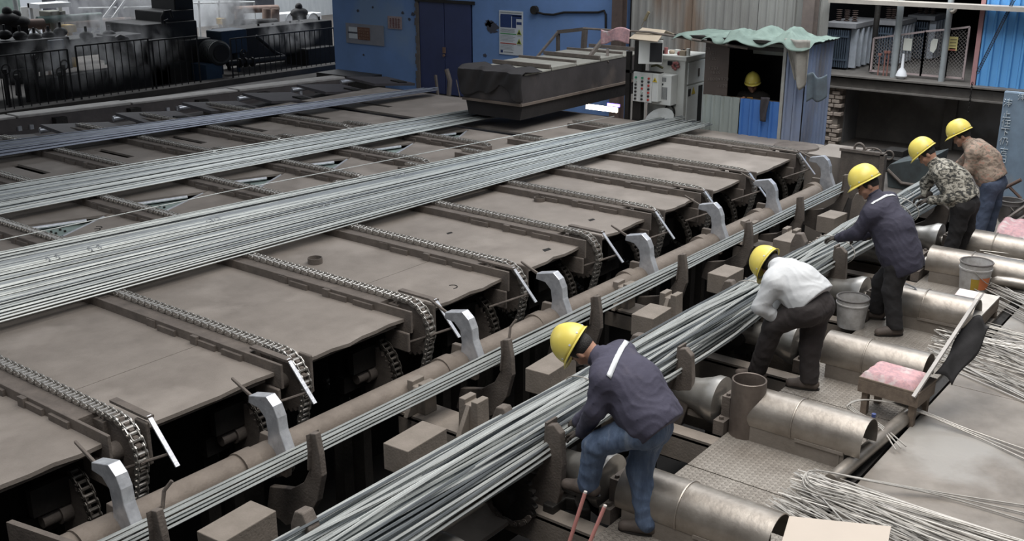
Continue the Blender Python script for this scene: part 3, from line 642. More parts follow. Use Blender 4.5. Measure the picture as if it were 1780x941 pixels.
# buckets
def bucket(px, py, r, h, label, mm, lab=None, handle=False, nm='bucket'):
    c = at(px, py, z=0); t = thing(nm, c, label, 'bucket')
    q = MB(); q.lathe([(0, 0), (r*.82, 0), (r, h*.8), (r*1.04, h*.8), (r*1.04, h*.84), (r, h*.85), (r*1.0, h), (r*.95, h), (r*.78, .03), (0, .03)], c, n=36); bdy = q.build('body', mm, t)
    q = MB(); q.tube([(c.x+r*1.0*math.cos(a), c.y+r*1.0*math.sin(a), c.z+h) for a in np.linspace(0, 2*math.pi, 32, endpoint=False)], .01, 6, closed=True); q.build('rim', mat('grimy_rim', (.16, .15, .14), (.1, .09, .09), .7), bdy)
    if lab:
        for (a0, a1, z0, z1, mm2) in lab:
            q = MB(); q.grid(lambda u, v: (c.x+(r*(.82+.18*((z0+(z1-z0)*v)/.8))+.004)*math.cos(a0+(a1-a0)*u), c.y+(r*(.82+.18*((z0+(z1-z0)*v)/.8))+.004)*math.sin(a0+(a1-a0)*u), h*(z0+(z1-z0)*v)), 12, 2); q.build('sticker', mm2, t)
    if handle:
        q = MB(); q.tube([c+Vector((math.cos(b)*r*1.05, math.sin(b)*r*1.05, h*.8-.18*math.sin(s*math.pi)*.8)) for s, b in ((k/10, -2.9+k/10*2.6) for k in range(11))], .005, 5); q.build('handle', wirem, t)
    return t
pail = mat('dirty_white_pail', (.62, .61, .60), (.27, .25, .23), .55, 0, 7, .1, 20)
orange = mat('orange_sticker', (.68, .22, .08), (.60, .18, .07), .6); yel = mat('ochre_sticker', (.45, .30, .04), (.38, .25, .03), .6)
va = AZ+math.pi
bucket(1690, 511, .165, .37, 'white paint pail with an orange sticker, behind the low wooden box', pail, [(va-.62, va-.1, .25, .58, yel), (va-.1, va+.75, .25, .5, orange), (va-.1, va+.75, .5, .62, orange)], True)
bucket(1478, 566, .155, .30, 'dirty white plastic pail right behind the man in the white shirt', pail)
bucket(1752, 385, .15, .30, 'grimy glass-grey pail with wire handle behind the jeans of the farthest worker', mat('smoky_pail', (.14, .13, .13), (.07, .065, .06), .3), handle=True)
# wooden stool with back and pink cushion
wood = mat('old_wood', (.21, .165, .125), (.12, .09, .07), .8, 0, 4, .3, 20, stretch=(1, 6, 6))
pink = mat('pink_quilt', (.56, .33, .34), (.42, .27, .29), .85, 0, 22, .4, 25, c3=(.55, .47, .46), contrast=.1)
c = (at(1492, 690, z=0)+at(1590, 700, z=0))/2
def P(px, py, z): return at(px, py, z=z)
zs = .30
corner = [P(1492, 655, zs), P(1600, 665, zs), P(1655, 628, zs+.0), P(1548, 617, zs)]
t = thing('wooden_stool', (corner[0]+corner[2])/2-Vector((0, 0, zs)), 'old wooden box seat with pink quilted cushion and propped backboard', 'seat')
a0 = P(1492, 660, .30); ax = (P(1597, 690, .30)-a0); ay = Vector((-ax.y, ax.x, 0)).normalized()*.36; 
if ay.x < 0: ay = -ay
L0 = ax.length; axn = ax.normalized(); ayn = ay.normalized()
def bx(mb, u0, u1, v0, v1, z0, z1):
    vs = []
    for z in (z0, z1):
        for u, v in ((u0, v0), (u1, v0), (u1, v1), (u0, v1)): p_ = a0+axn*u+ayn*v; vs.append((p_.x, p_.y, z))
    mb.add(vs, [(0,3,2,1),(4,5,6,7),(0,1,5,4),(1,2,6,5),(2,3,7,6),(3,0,4,7)])
q = MB(); bx(q, 0, L0, 0, .025, .20, .31); q.build('apron', wood, t, smooth=False, bevel=.004)
q = MB(); bx(q, 0, .025, .025, .36, .20, .31); q.build('apron', wood, t, smooth=False, bevel=.004)
q = MB(); bx(q, L0-.025, L0, .025, .36, .20, .31); q.build('apron', wood, t, smooth=False, bevel=.004)
q = MB(); bx(q, 0, L0, 0, .38, .31, .33); q.build('seat_board', wood, t, smooth=False, bevel=.004)
for u in (.03, L0-.08):
    for v in (.03, .3): q = MB(); bx(q, u, u+.05, v, v+.05, 0, .2); q.build('leg', wood, t, smooth=False)
def cush(u, v):
    p_ = a0+axn*(L0*.02+u*(L0*.86))+ayn*(.01+v*.34); e = min(u, 1-u, v, 1-v)
    return (p_.x, p_.y, .33+.055*min(1, (e*9))**.5+.006*math.sin(u*25)*math.sin(v*18))
q = MB(); q.grid(cush, 24, 16); q.build('cushion', pink, t)
q = MB()
b00 = at(1588, 690, z=.30); b10 = at(1698, 525, z=.92); wv = ayn*.36+Vector((.05, .05, -.0))
def brd(u, v): return tuple(b00.lerp(b10, u)+wv*v*(1-.35*u))
q.grid(brd, 6, 6); q.build('backboard', mat('grey_backboard', (.34, .32, .31), (.18, .16, .15), .6, .1, 5), t, smooth=False, solid=.012)
q = MB(); q.grid(lambda u, v: tuple(Vector(brd(.22+u*.62, .25))+Vector((.61, -.79, 0))*(.03+.17*v+.02*math.sin(7*u+4*v))+Vector((0, 0, -.10*v*v-.02+.02*math.sin(8*u)*math.sin(7*v)))), 16, 12); q.build('cloth_cover', mat('black_cloth', (.045, .043, .045), (.025, .024, .025), .9, bump=.5, bscale=15), t, solid=.006)
q = MB(); b0 = Vector(brd(1, 0)); b1 = Vector(brd(0, 0)); q.beam(b0+Vector((0, 0, .02)), b1, .03, .02); q.build('edge_strip', mat('pale_strip', (.55, .52, .49), (.4, .38, .36), .6), t, smooth=False)
# low wooden box with papers
cc = [P(1635, 545, .2), P(1700, 557, .2), P(1738, 517, .2), P(1668, 503, .2)]
t = thing('wooden_box', P(1690, 560, 0), 'low wooden crate with pink and white cardboard on top', 'box')
def quadbox(mb, cs, z0, z1):
    mb.add([(p_.x, p_.y, z0) for p_ in cs]+[(p_.x, p_.y, z1) for p_ in cs], [(0,3,2,1),(4,5,6,7),(0,1,5,4),(1,2,6,5),(2,3,7,6),(3,0,4,7)])
q = MB(); quadbox(q, cc, .07, .2); q.build('crate', wood, t, smooth=False, bevel=.006)
for k in range(4):
    p_ = cc[k]+((cc[0]+cc[2])/2-cc[k])*.15; q = MB(); q.box((p_.x-.03, p_.y-.03, 0), (p_.x+.03, p_.y+.03, .07)); q.build('foot', wood, t, smooth=False)
card = mat('pink_white_card', (.66, .52, .52), (.60, .60, .57), .7, 0, 3)
m_ = (cc[1]+cc[0])/2; n_ = (cc[2]+cc[3])/2
q = MB(); quadbox(q, [cc[0], m_, n_, cc[3]], .2, .215); q.build('pink_card', card, t, smooth=False)
q = MB(); quadbox(q, [m_+(n_-m_)*.05, cc[1]+(n_-m_)*.05, cc[2], n_], .2, .212); q.build('white_card', mat('white_card', (.62, .60, .55), (.5, .46, .42), .7), t, smooth=False)
# bottle
c = at(1513, 772, z=0); t = thing('water_bottle', c, 'empty clear bottle with blue cap at the open end of a roller cover', 'bottle')
gl = mat('bottle_plastic', (.10, .11, .11), (.06, .07, .07), .15, 0, 8)
q = MB(); q.lathe([(0, 0), (.032, 0), (.034, .02), (.034, .15), (.031, .16), (.034, .17), (.03, .2), (.014, .23), (.014, .24)], c, n=20); q.build('body', gl, t)
q = MB(); q.lathe([(.017, .235), (.017, .26), (0, .262)], c, n=16); q.build('cap', mat('blue_cap', (.05, .08, .25), rough=.4), t)
# bent wire hooks (long U-shaped rods) on deck
def rod(pts, r, label, name='bent_rod', m=wirem, group=None, cat='rod'):
    P_ = [Vector(p) for p in pts]; out = []
    for i in range(len(P_)-1):
        a, b, c2, d = P_[max(i-1, 0)], P_[i], P_[i+1], P_[min(i+2, len(P_)-1)]
        for k in range(6):
            s = k/6; out.append(.5*((2*b)+(-a+c2)*s+(2*a-5*b+4*c2-d)*s*s+(-a+3*b-3*c2+d)*s**3))
    out.append(P_[-1]); q = MB(); q.tube(out, r, 6); return q.build(name, m, loc=P_[0], label=label, cat=cat, group=group)
for k in range(3):
    rod([at(1575+k*-9, 776+k*3, z=.05), at(1530, 738+k*3, z=.12), at(1490-k*4, 715, z=.2), at(1478-k*2, 700+k*2, z=.24), at(1510, 695, z=.25), at(1580, 706+k*2, z=.14), at(1680, 745+k*3, z=.04), at(1785, 782+k*9, z=.03)], .006, 'long rod bent back in a hook over the end of a roller cover', group='hooked rods by the roller cover')
for k in range(3):
    rod([at(1600+k*8, 930, z=.12), at(1500, 870+k*4, z=.14), at(1420-k*4, 845+k*5, z=.15), at(1402-k*3, 826+k*2, z=.17), at(1420, 818, z=.17), at(1500, 832+k, z=.12), at(1640, 857+k*3, z=.04), at(1790, 880+k*14, z=.03)], .0055, 'curled rod looping over the near heap of tie wire', group='looped rods over the near wire heap')
# heaps of straight tie wire
def heap(n, e0, e1, z0, seed, group, label, r=.0042, spread=(1, 1), hz=.1):
    rr = random.Random(seed)
    for i in range(n):
        u, v = rr.random(), rr.random(); s_ = rr.uniform(-.12, .12)
        a = e0[0].lerp(e0[1], u)+Vector((rr.uniform(-.25, .25)*spread[0], rr.uniform(-.03, .15), 0)); b = e1[0].lerp(e1[1], min(1, max(0, u+rr.gauss(0, .22))))
        a.z = z0+rr.random()*hz*(1-abs(2*u-1)**2); b.z = z0+rr.random()*hz*(1-abs(2*u-1)**2)
        m = a.lerp(b, .5)+Vector((rr.gauss(0, .015), 0, rr.uniform(0, .02)))
        q = MB(); q.tube([a, m, b], r, 4, caps=False); q.build('tie_wire', rr.choice((wirem, wirem, mat('tie_wire_dark', (.38, .36, .33), (.22, .2, .18), .5, .4, 12), mat('tie_wire_light', (.62, .60, .56), (.42, .40, .38), .45, .3, 12))), loc=a, label=label, cat='wire', group=group)
heap(130, (at(1362, 880, z=.1), at(1440, 810, z=.1)), (at(1560, 1010, z=.1), at(1800, 950, z=.1)), .02, 1, 'wires of the near heap', 'straight grey tie wire in the fanned heap at the lower right', .0052, (.35, 1), .13)
heap(85, (at(1630, 625, z=.05), at(1660, 545, z=.05)), (at(1850, 725, z=.05), at(1850, 600, z=.05)), .02, 2, 'wires of the middle heap', 'pale tie wire in the flat heap behind the wooden seat', .0055, (.5, 1), .08)
heap(45, (at(1700, 510, z=.05), at(1720, 490, z=.05)), (at(1850, 590, z=.05), at(1850, 535, z=.05)), .03, 3, 'wires beside the crate', 'grey tie wire fanned out beyond the wooden crate', .0055, (.3, 1), .14)
heap(45, (at(1700, 462, z=.1), at(1712, 430, z=.1)), (at(1860, 492, z=.1), at(1860, 460, z=.1)), .10, 4, 'wires beside the pail', 'grey tie wire lying behind the white paint pail', .0055, (.3, 1), .12)
# elbow pipe pair
for k, (dy, nm) in enumerate(((0, 'front'), (.16, 'rear'))):
    q = MB(); a = at(1712, 512, z=.0)+Vector((dy*.9, 0, 0)); q.tube([a, a+Vector((.0, 0, .06)), a+Vector((.02, -.03, .13)), a+Vector((.03, -.1, .17)), a+Vector((.04, -.25, .18)), a+Vector((.1, -1.6, .17))], .055, 16); q.build('elbow_pipe', coverm, label='dusty elbow pipe right of the paint pail, the %s one' % nm, cat='pipe', group='elbow pipes')
# cream board at the bottom edge
creamm = mat('cream_board', (.52, .45, .385), (.47, .41, .35), .7, 0, 2)
t = MB(); cs = [at(1372, 897, z=.32), at(1549, 915, z=.32), at(1535, 990, z=.32), at(1345, 990, z=.32)]; quadbox(t, cs, .3, .32); brd_ = t.build('cream_board', creamm, smooth=False, label='flat cream board at the bottom edge by the wire heap', cat='board')
t = MB(); c = (cs[0]+cs[1]+cs[2]+cs[3])/4; t.box((c.x-.15, c.y-.15, 0.015), (c.x+.15, c.y+.15, .3)); t.build('board_stand', darkframe, smooth=False, label='dark stand below the cream board', cat='stand')
# pink handled rods
pinkrod = mat('pink_rubber', (.62, .27, .24), (.52, .23, .21), .5)
for k, (a, b, w) in enumerate((((1017, 857), (984, 960), 'left'), ((1051, 881), (1018, 960), 'right'))):
    A = at(*a, X=5.0); B = at(*b, X=4.93); t = thing('handle_bar', B, 'pink rubber handled rod sticking up at the bottom edge, the %s one' % w, 'handle', 'pink handled rods')
    dn = B+(B-A)*3.2
    q = MB(); q.cyl(dn, A, .0125, 12); q.build('grip', pinkrod, t); q = MB(); q.cyl(A, A+(A-B).normalized()*.012, .0115, 12); q.build('end_cap', mat('cap_white', (.7, .65, .6)), t)
# towel rack at the right edge
t = thing('towel_rack', at(1750, 440, z=0), 'small metal rack draped with a pink towel at the right edge', 'rack')
rk = [at(1738, 438, z=0), at(1756, 441, z=0), at(1792, 418, z=0), at(1775, 410, z=0)]
for p_ in rk: q = MB(); q.beam(p_, p_+Vector((0, 0, .42)), .035, .035, up=(0, 1, 0)); q.build('leg', frame, t, smooth=False)
q = MB(); q.beam(rk[0]+Vector((0, 0, .05)), rk[1]+Vector((0, 0, .05)), .02, .02); q.beam(rk[0]+Vector((0, 0, .4)), rk[3]+Vector((0, 0, .4)), .03, .03); q.beam(rk[1]+Vector((0, 0, .4)), rk[2]+Vector((0, 0, .4)), .03, .03); q.build('rail', frame, t, smooth=False)
tw = [at(1735, 393, z=.43), at(1790, 405, z=.43), at(1800, 385, z=.43), at(1748, 378, z=.43)]
q = MB()
def towel(u, v):
    p_ = (tw[0].lerp(tw[1], u)).lerp(tw[3].lerp(tw[2], u), v*1.3-.3); z = .43+.01*math.sin(u*14)
    if v < .25: z -= (.25-v)*.5; 
    return (p_.x, p_.y, z)
q.grid(towel, 16, 14); tt = q.build('pink_towel', pink, solid=.012, loc=tw[0], label='pink towel with stripes draped over the rack at the right edge', cat='towel')
# upright plate with ring + teal skip beyond the bundle
q0 = at(1463, 262, Y=5.1); q1 = at(1534, 268, Y=4.95)
t = thing('lifting_plate', (14.9, 5.05, 0), 'tall rusty steel plate with lifting ring beyond the cradle arms', 'plate')
q = MB(); q.box((14.9, 4.93, .0), (14.95, 5.5, .70)); q.build('plate', frame, t, smooth=False)
q = MB(); q.box((14.88, 4.88, .68), (14.97, 5.52, .72)); q.box((14.88, 4.86, -.02), (14.98, 4.93, .70)); q.build('border', frame, t, smooth=False)
q = MB(); q.tube([(14.93, 5.25+.07*math.cos(a), .74+.07*math.sin(a)) for a in np.linspace(0, 2*math.pi, 18, endpoint=False)], .018, 8, closed=True); q.build('ring', frame, t)
q = MB(); q.tube([(14.93, 5.05+.12*math.cos(a), .71+.06*math.sin(a)) for a in np.linspace(0, math.pi, 10)], .012, 6); q.build('handle', frame, t)
teal = mat('dirty_teal', (.10, .13, .135), (.05, .05, .05), .6, .2, 3, .2, 20, c3=(.09, .07, .06))
c0 = at(1540, 300, z=.2)
t = thing('scrap_skip', (16.1, 4.9, 0), 'dirty teal steel skip with angled lip behind the workers\' bundle', 'skip')
q = MB(); q.prism([(4.5, 0), (4.45, .58), (5.1, .36), (5.15, .28), (5.1, 0)], 'x', 15.9, 16.5); q.build('body', teal, t, smooth=False, bevel=.01)
q = MB(); q.tube([(15.88, 4.45, .22), (15.88, 4.7, .10), (15.88, 4.9, .10), (15.86, 5.12, .28)], .025, 8); q.build('lip', frame, t)
# machinery clutter in front of the recess
t = thing('machine_base', (16.9, 5.6, 0), 'low dark machine base with valve wheels in front of the recess', 'machine')
q = MB(); q.box((16.9, 5.2, 0), (17.6, 6.0, .22)); q.box((17.1, 5.3, .22), (17.4, 5.6, .32)); q.build('body', darkframe, t, smooth=False, bevel=.01)
for k in range(3): q = MB(); q.tube([(16.88, 5.45+.2*k+.07*math.cos(a), .28+.07*math.sin(a)) for a in np.linspace(0, 2*math.pi, 16, endpoint=False)], .014, 6, closed=True); q.build('hand_wheel', frame, t)
# leaning barrow-like frame at far right
t = thing('scrap_cart', (15.2, 3.15, 0), 'dark handcart frame leaning by the blue-grey screen', 'cart')
q = MB(); q.tube([at(1775, 312, X=15.2), at(1740, 330, X=15.2), at(1742, 372, X=15.1)], .025, 8); q.tube([at(1752, 322, X=15.2), at(1775, 345, X=15.2)], .02, 8); q.build('frame', mat('rust_frame', (.13, .08, .06), (.08, .05, .04), .7), t)
q = MB(); q.ellip(at(1775, 372, X=15.1), (.3, .18, .2), 16, 8); q.build('tub', darkframe, t)
# ================================================================ far right: screen, yard, fence
blg = mat('bluegrey_panel', (.24, .33, .43), (.17, .22, .28), .6, .1, 4, .1, 20, c3=(.27, .25, .23))
scr = thing('screen_panel', (16.0, 3.0, 0), 'blue-grey painted steel screen with a column of white characters', 'panel')
q = MB(); q.box((16.0, 2.2, .0), (16.05, 3.68, 1.58)); q.build('sheet', blg, scr, smooth=False, bevel=.03)
chalk = mat('white_chalk_paint', (.75, .80, .82), (.60, .66, .70), .8)
# brush characters built from strokes (unit square cells)
GL = {'氵': 0}
def strokes(lst, y, z, s, X, par, m=chalk, w=.008, nm='character'):
    q = MB()
    for a, b, c2, d in lst: q.beam((X, y-a*s, z+b*s), (X, y-c2*s, z+d*s), .004, w, up=(1, 0, 0)) if abs(a-c2)+abs(b-d) > 0 else None
    q.build(nm, m, par, smooth=False)
C1 = [(.1,.9,.25,.8),(.05,.65,.2,.55),(.1,.1,.3,.4),(.4,.8,.95,.8),(.65,1,.6,.5),(.4,.5,.95,.5),(.65,.5,.65,.05),(.45,.3,.85,.3)]
C2 = [(.1,.1,.95,.1),(.5,.1,.5,.9),(.5,.55,.85,.55),(.25,.1,.25,.55)]
C3 = [(.3,.95,.05,.6),(.2,.7,.2,.05),(.4,.8,.95,.8),(.65,.8,.65,.1),(.4,.45,.95,.45),(.35,.1,1,.1)]
C4 = [(.05,.9,.95,.9),(.5,.9,.5,.05),(.5,.6,.8,.4)]
C5 = [(.3,.95,.05,.5),(.2,.7,.2,.05),(.4,.9,.85,.9),(.55,.9,.4,.1),(.85,.9,.75,.55),(.75,.55,.95,.5),(.95,.5,.85,.05)]
C6 = [(.1,.8,.9,.8),(.5,1,.5,.5),(.2,.5,.8,.5),(.3,.5,.15,.05),(.3,.3,.8,.3),(.8,.3,.7,.05)]
C7 = [(.1,.9,.9,.9),(.1,.9,.1,.05),(.9,.9,.9,.05),(.1,.5,.9,.5),(.1,.1,.9,.1)]
for ch, (px, py) in zip((C1, C2, C3, C4, C5, C6, C7), ((1752, 178), (1750, 198), (1749, 213), (1747, 229), (1745, 245), (1745, 263), (1742, 276))):
    c = at(px, py, X=15.995); strokes(ch, c.y+.06, c.z-.06, .12, 15.99, scr, w=.017)
c = at(1776, 168, X=15.995); strokes(C1, c.y+.05, c.z-.05, .1, 15.99, scr, w=.008)
# blue corrugated panel at top right
bc = mat('bright_blue_sheet', (.14, .40, .76), (.11, .33, .66), .45, .1, 2, .05, 20)
t = thing('blue_cladding', (18.5, 4, 1.26), 'bright blue corrugated cladding with red edge above the platform', 'cladding')
y0_ = at(1702, 100, X=18.55).y
for k in range(4): sheet(t, bc, y0_-.62*(k+1)+.004, y0_-.62*k, 1.26, 4.5, 18.55, .155, .03, 'panel')
q = MB(); q.box((18.5, y0_, 1.26), (18.58, y0_+.07, 4.5)); q.build('red_edge', mat('faded_red', (.42, .22, .22), (.33, .17, .17), .7), t, smooth=False)
q = MB(); q.box((18.2, 3.2, 2.48), (18.5, 7.2, 2.55)); q.build('cross_pipe', mat('cream_beam', (.42, .38, .33), (.3, .27, .24), .6), kind='structure', smooth=False).name = 'trim_5'
# transformer yard
def P20(px, py, X=20.5): return at(px, py, X=X)
steelg = mat('transformer_blue_grey', (.09, .12, .16), (.06, .08, .11), .5, .1)
steell = mat('transformer_pale', (.62, .66, .72), (.38, .41, .45), .5, .1)
def transformer(X, ya, yb, z0, z1, dep, label, nf=12):
    t = thing('transformer', (X+dep/2, (ya+yb)/2, 1.3), label, 'transformer')
    q = MB(); q.box((X+.1, yb, z0), (X+dep, ya, z1-.05)); q.build('tank', mat('tank_dark', (.05, .055, .065), (.03, .03, .04), .5), t, smooth=False)
    for k in range(nf):
        y = yb+(ya-yb)*(k+.5)/nf; q = MB(); q.box((X, y-.012, z0+.03), (X+.12, y+.012, z1-.12)); q.build('fin', steelg, t, smooth=False)
    for k in range(5):
        x = X+.1+k*dep/5; q = MB(); q.box((x, yb-.12, z0+.03), (x+.06, yb, z1-.1)); q.build('radiator', steell, t, smooth=False)
    for zz in (z1-.25, z0+.15): q = MB(); q.box((X-.01, yb, zz), (X+.02, ya, zz+.03)); q.build('fin_band', steelg, t, smooth=False)
    q = MB(); q.box((X-.02, yb-.12, z1-.08), (X+dep+.05, ya+.03, z1)); q.build('lid', mat('lid_grey', (.3, .3, .31), (.2, .2, .21), .5), t, smooth=False)
    for k in range(3):
        y = yb+(ya-yb)*(k+.5)/3; q = MB(); q.lathe([(.02+.035*(j % 2), z1+j*.018) for j in range(12)], (X+.4, y, 0), n=14); q.build('insulator', mat('porcelain', (.10, .075, .065), (.07, .05, .045), .3), t)
transformer(18.95, 7.5, 7.06, 1.27, 2.08, 1.3, 'large finned transformer at the left of the platform', 11)
transformer(19.9, 6.9, 6.62, 1.27, 2.08, .9, 'middle transformer behind the wire fence', 6)
transformer(21.1, 6.72, 6.36, 1.27, 2.1, .9, 'farthest small transformer behind the fence posts', 8)
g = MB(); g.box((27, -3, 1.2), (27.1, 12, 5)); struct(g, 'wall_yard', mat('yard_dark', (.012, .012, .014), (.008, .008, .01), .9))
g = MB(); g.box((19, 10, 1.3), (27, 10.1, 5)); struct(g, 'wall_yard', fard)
g = MB(); g.box((19, -.5, 3.6), (27, 9, 3.7)); struct(g, 'unseen_ceiling', fard)
# posts
post = mat('galvanised_post', (.50, .54, .55), (.38, .41, .42), .45, .4)
for k, (a, b, r, w) in enumerate((((1563, 0), (1553, 126), .055, 'thick pale post standing left of the fence on the platform'), ((1650, 0), (1637, 131), .05, 'thick pale post standing right of the middle of the fence'))):
    A = at(*a, X=18.62); B = at(*b, X=18.62); q = MB(); q.cyl((18.62, B.y, 1.26), (18.62, B.y, 3.6), r, 16); q.build('post', post, label=w, cat='post')
q = MB(); B = at(1515, 120, X=18.9); q.cyl((18.9, B.y, 1.3), (18.9, B.y, 3), .05, 12); q.tube([(18.9, B.y, 2.3), (18.92, B.y-.1, 2.6), (18.9, B.y-.2, 3)], .02, 6); q.tube([(18.9, B.y, 2.3), (18.92, B.y+.1, 2.6), (18.9, B.y+.25, 3)], .02, 6); q.build('cable_post', darkframe, label='dark cable post between the transformer and the fence', cat='post')
# mesh fence in bays
fr = mat('pink_fence_frame', (.50, .41, .40), (.40, .32, .31), .6)
msh = mat('fence_wire', (.28, .26, .25), (.2, .18, .17), .6)
fy = [at(p, 90, X=x).y for p, x in ((1517, 18.75), (1562, 18.75), (1605, 18.75), (1648, 18.75), (1680, 18.75))]
tops = [at(p, q, X=18.75).z for p, q in ((1517, 66), (1562, 60), (1605, 54), (1648, 50), (1680, 46))]
t = thing('wire_fence', (18.75, fy[2], 1.3), 'pale pink framed wire mesh fence with signs on the platform', 'fence')
for i in range(4):
    a, b = fy[i], fy[i+1]; za, zb = tops[i], tops[i+1]
    q = MB(); q.beam((18.75, a, 1.3), (18.75, a, za), .03, .03, up=(0, 1, 0)); q.beam((18.75, b, 1.3), (18.75, b, zb), .03, .03, up=(0, 1, 0)); q.beam((18.75, a, za), (18.75, b, zb), .03, .03); q.beam((18.75, a, 1.32), (18.75, b, 1.32), .03, .03); q.build('frame', fr, t, smooth=False)
    q = MB(); w = a-b; h = min(za, zb)-1.32; s_ = .06; n = int((w+h)/s_)
    for k in range(1, n):
        for sgn in (0, 1):
            # diamond mesh clipped to bay
            u0, v0 = k*s_, 0
            if u0 > w: v0 = u0-w; u0 = w
            u1, v1 = k*s_-h, h
            if u1 < 0: v1 = k*s_; u1 = 0
            if sgn: u0, u1 = w-u0, w-u1
            q.beam((18.75, a-u0, 1.32+v0), (18.75, a-u1, 1.32+v1), .006, .006)
    q.build('mesh', msh, t, smooth=False)
for (x0, y0, x1, y1, mm, nm) in ((1572, 66, 1584, 88, mat('white_sign', (.75, .75, .68), (.7, .7, .62), .6), 'paper_sign'), (1651, 63, 1663, 88, mat('yellow_sign', (.78, .68, .30), (.72, .62, .25), .6), 'yellow_sign'), (1619, 67, 1628, 92, MATS['white_sign'] if 'white_sign' in MATS else post, 'torn_paper')):
    a, b = at(x0, y0, X=18.72), at(x1, y1, X=18.72); q = MB()
    if nm == 'torn_paper': q.prism([(a.y, a.z-.05), (a.y-.03, a.z), (b.y, a.z), (b.y+.01, b.z+.08), (b.y+.05, b.z), (a.y, b.z+.03)], 'x', 18.71, 18.72)
    else: q.box((18.71, b.y, b.z), (18.72, a.y, a.z))
    q.build(nm, mm, t, smooth=False)
    if nm == 'yellow_sign':
        q = MB(); q.box((18.705, b.y+.02, b.z), (18.711, a.y-.02, b.z+.04)); q.build('red_line', mat('sign_red', (.6, .2, .15)), t, smooth=False)
        for k in range(4):
            q = MB(); q.box((18.705, b.y+.02, a.z-.05-k*.05), (18.711, a.y-.02, a.z-.035-k*.05)); q.build('text_line', mat('sign_text', (.35, .3, .15)), t, smooth=False)
q = MB(); c = at(1571, 122, X=18.6); q.lathe([(.05, 0), (.095, .05), (.07, .13), (.025, .19), (.02, .42), (0, .42)], (18.5, c.y, 1.26), n=18); q.build('white_sack', mat('white_sack', (.75, .76, .78), (.65, .66, .68), .8), label='white tied sack at the foot of the left platform post', cat='sack')
q = MB(); c = at(1668, 12, X=19); q.lathe([(.05+.03*math.cos(a), .03*math.sin(a)) for a in np.linspace(0, 2*math.pi, 12)], (18.6, c.y, c.z), 'x', n=18); q.build('ring_lamp', mat('ring_cream', (.5, .45, .4), (.4, .36, .3)), label='small cream ring hanging above the platform fence', cat='ring')
for k, (px, py) in enumerate(((1530, 96), (1540, 92), (1546, 92))):
    q = MB(); c = at(px, py, X=18.7); q.cyl((18.68, c.y, 1.26), (18.68, c.y, c.z), .012, 8); q.cyl((18.68, c.y, c.z), (18.68, c.y, c.z+.04), .03, 8); q.build('red_rod', mat('dull_red_rod', (.35, .16, .13), (.25, .12, .1)), label='dull red rod with pale knob leaning at the fence', cat='rod', group='red rods at the fence')
# hanging chain
q = MB(); c0 = at(1690, 145, X=18.28); c1 = at(1687, 200, X=18.28)
for k in range(14):
    z = c0.z-(c0.z-c1.z)*k/14; s_ = .02
    q.tube([(18.28+(s_*.6*math.cos(a) if k % 2 else 0), c0.y+(0 if k % 2 else s_*.6*math.cos(a)), z+.03*math.sin(a)) for a in np.linspace(0, 2*math.pi, 8, endpoint=False)], .005, 4, closed=True)
q.build('hanging_chain', darkframe, label='thin link chain hanging in front of the dark recess', cat='chain')
q = MB(); a = at(1762, 0, X=18.3); b = at(1698, 128, X=18.3)
for k in range(36):
    p_ = a.lerp(b, k/36); q.tube([p_+Vector((.0, .022*math.cos(an), .03*math.sin(an))) for an in np.linspace(0, 2*math.pi, 8, endpoint=False)], .005, 4, closed=True)
q.build('slack_chain', darkframe, label='rusty chain slung diagonally across the blue cladding', cat='chain')
# ================================================================ control cabin
cab = thing('control_cabin', (15.75, 7.6, 0), 'small corrugated control cabin with open window and tarpaulin roof', 'cabin')
cx = 15.75
palesheet = mat('pale_sheet', (.38, .42, .40), (.26, .29, .27), .5, .2, 3, .05, 20, c3=(.30, .31, .25), stretch=(1, 1, .3))
bluesheet = mat('blue_sheet', (.07, .20, .52), (.055, .16, .45), .45, .1, 3, .05, 20)
dirtyblue = mat('dirty_blue_sheet', (.26, .33, .50), (.20, .22, .27), .55, .1, 2.2, .1, 20, c3=(.15, .14, .14), stretch=(1, 1, .35))
rusty = mat('chalk_board_rust', (.085, .065, .055), (.055, .042, .037), .7, 0, 3)
yL, yM, yR = at(1222, 168, X=cx).y, at(1288, 170, X=cx).y, at(1357, 170, X=cx).y
zs_ = at(1290, 170, X=cx).z
sheet(cab, palesheet, yM+.02, yL, -.0, zs_, cx, .15, .03, 'front_sheet')
sheet(cab, bluesheet, yR, yM, 0, zs_, cx-.01, .17, .03, 'front_sheet')
ztopc = 2.02
q = MB(); q.box((cx-.03, yR-.05, 0), (cx+.03, yR, ztopc)); q.build('corner_post', mat('pale_post_paint', (.42, .44, .42), (.3, .28, .25), .6), cab, smooth=False)
q = MB(); q.box((cx+.0, yL-.42, 0), (cx+.02, yL, ztopc-.05)); bd = q.build('rust_board', rusty, cab, smooth=False)
yRR = at(1397, 150, X=cx).y
for k in range(2): sheet(cab, dirtyblue, yRR+(yR-.05-yRR)*k/2, yRR+(yR-.05-yRR)*(k+1)/2-.005, 0, ztopc+.02, cx, .14, .025, 'side_sheet')
sheet(cab, dirtyblue, cx+.03, cx+1.0, 0, ztopc+.02, yRR-.01, .14, .02, 'side_sheet', axis='x')
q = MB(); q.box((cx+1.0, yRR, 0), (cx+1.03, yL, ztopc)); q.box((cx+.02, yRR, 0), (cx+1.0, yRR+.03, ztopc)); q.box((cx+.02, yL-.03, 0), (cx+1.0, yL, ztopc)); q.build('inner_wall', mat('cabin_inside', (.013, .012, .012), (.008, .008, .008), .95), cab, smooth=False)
q = MB(); q.box((cx-.03, yR-.0, ztopc-.12), (cx+.03, yL-.4, ztopc-.06)); q.build('window_head', darkframe, cab, smooth=False)
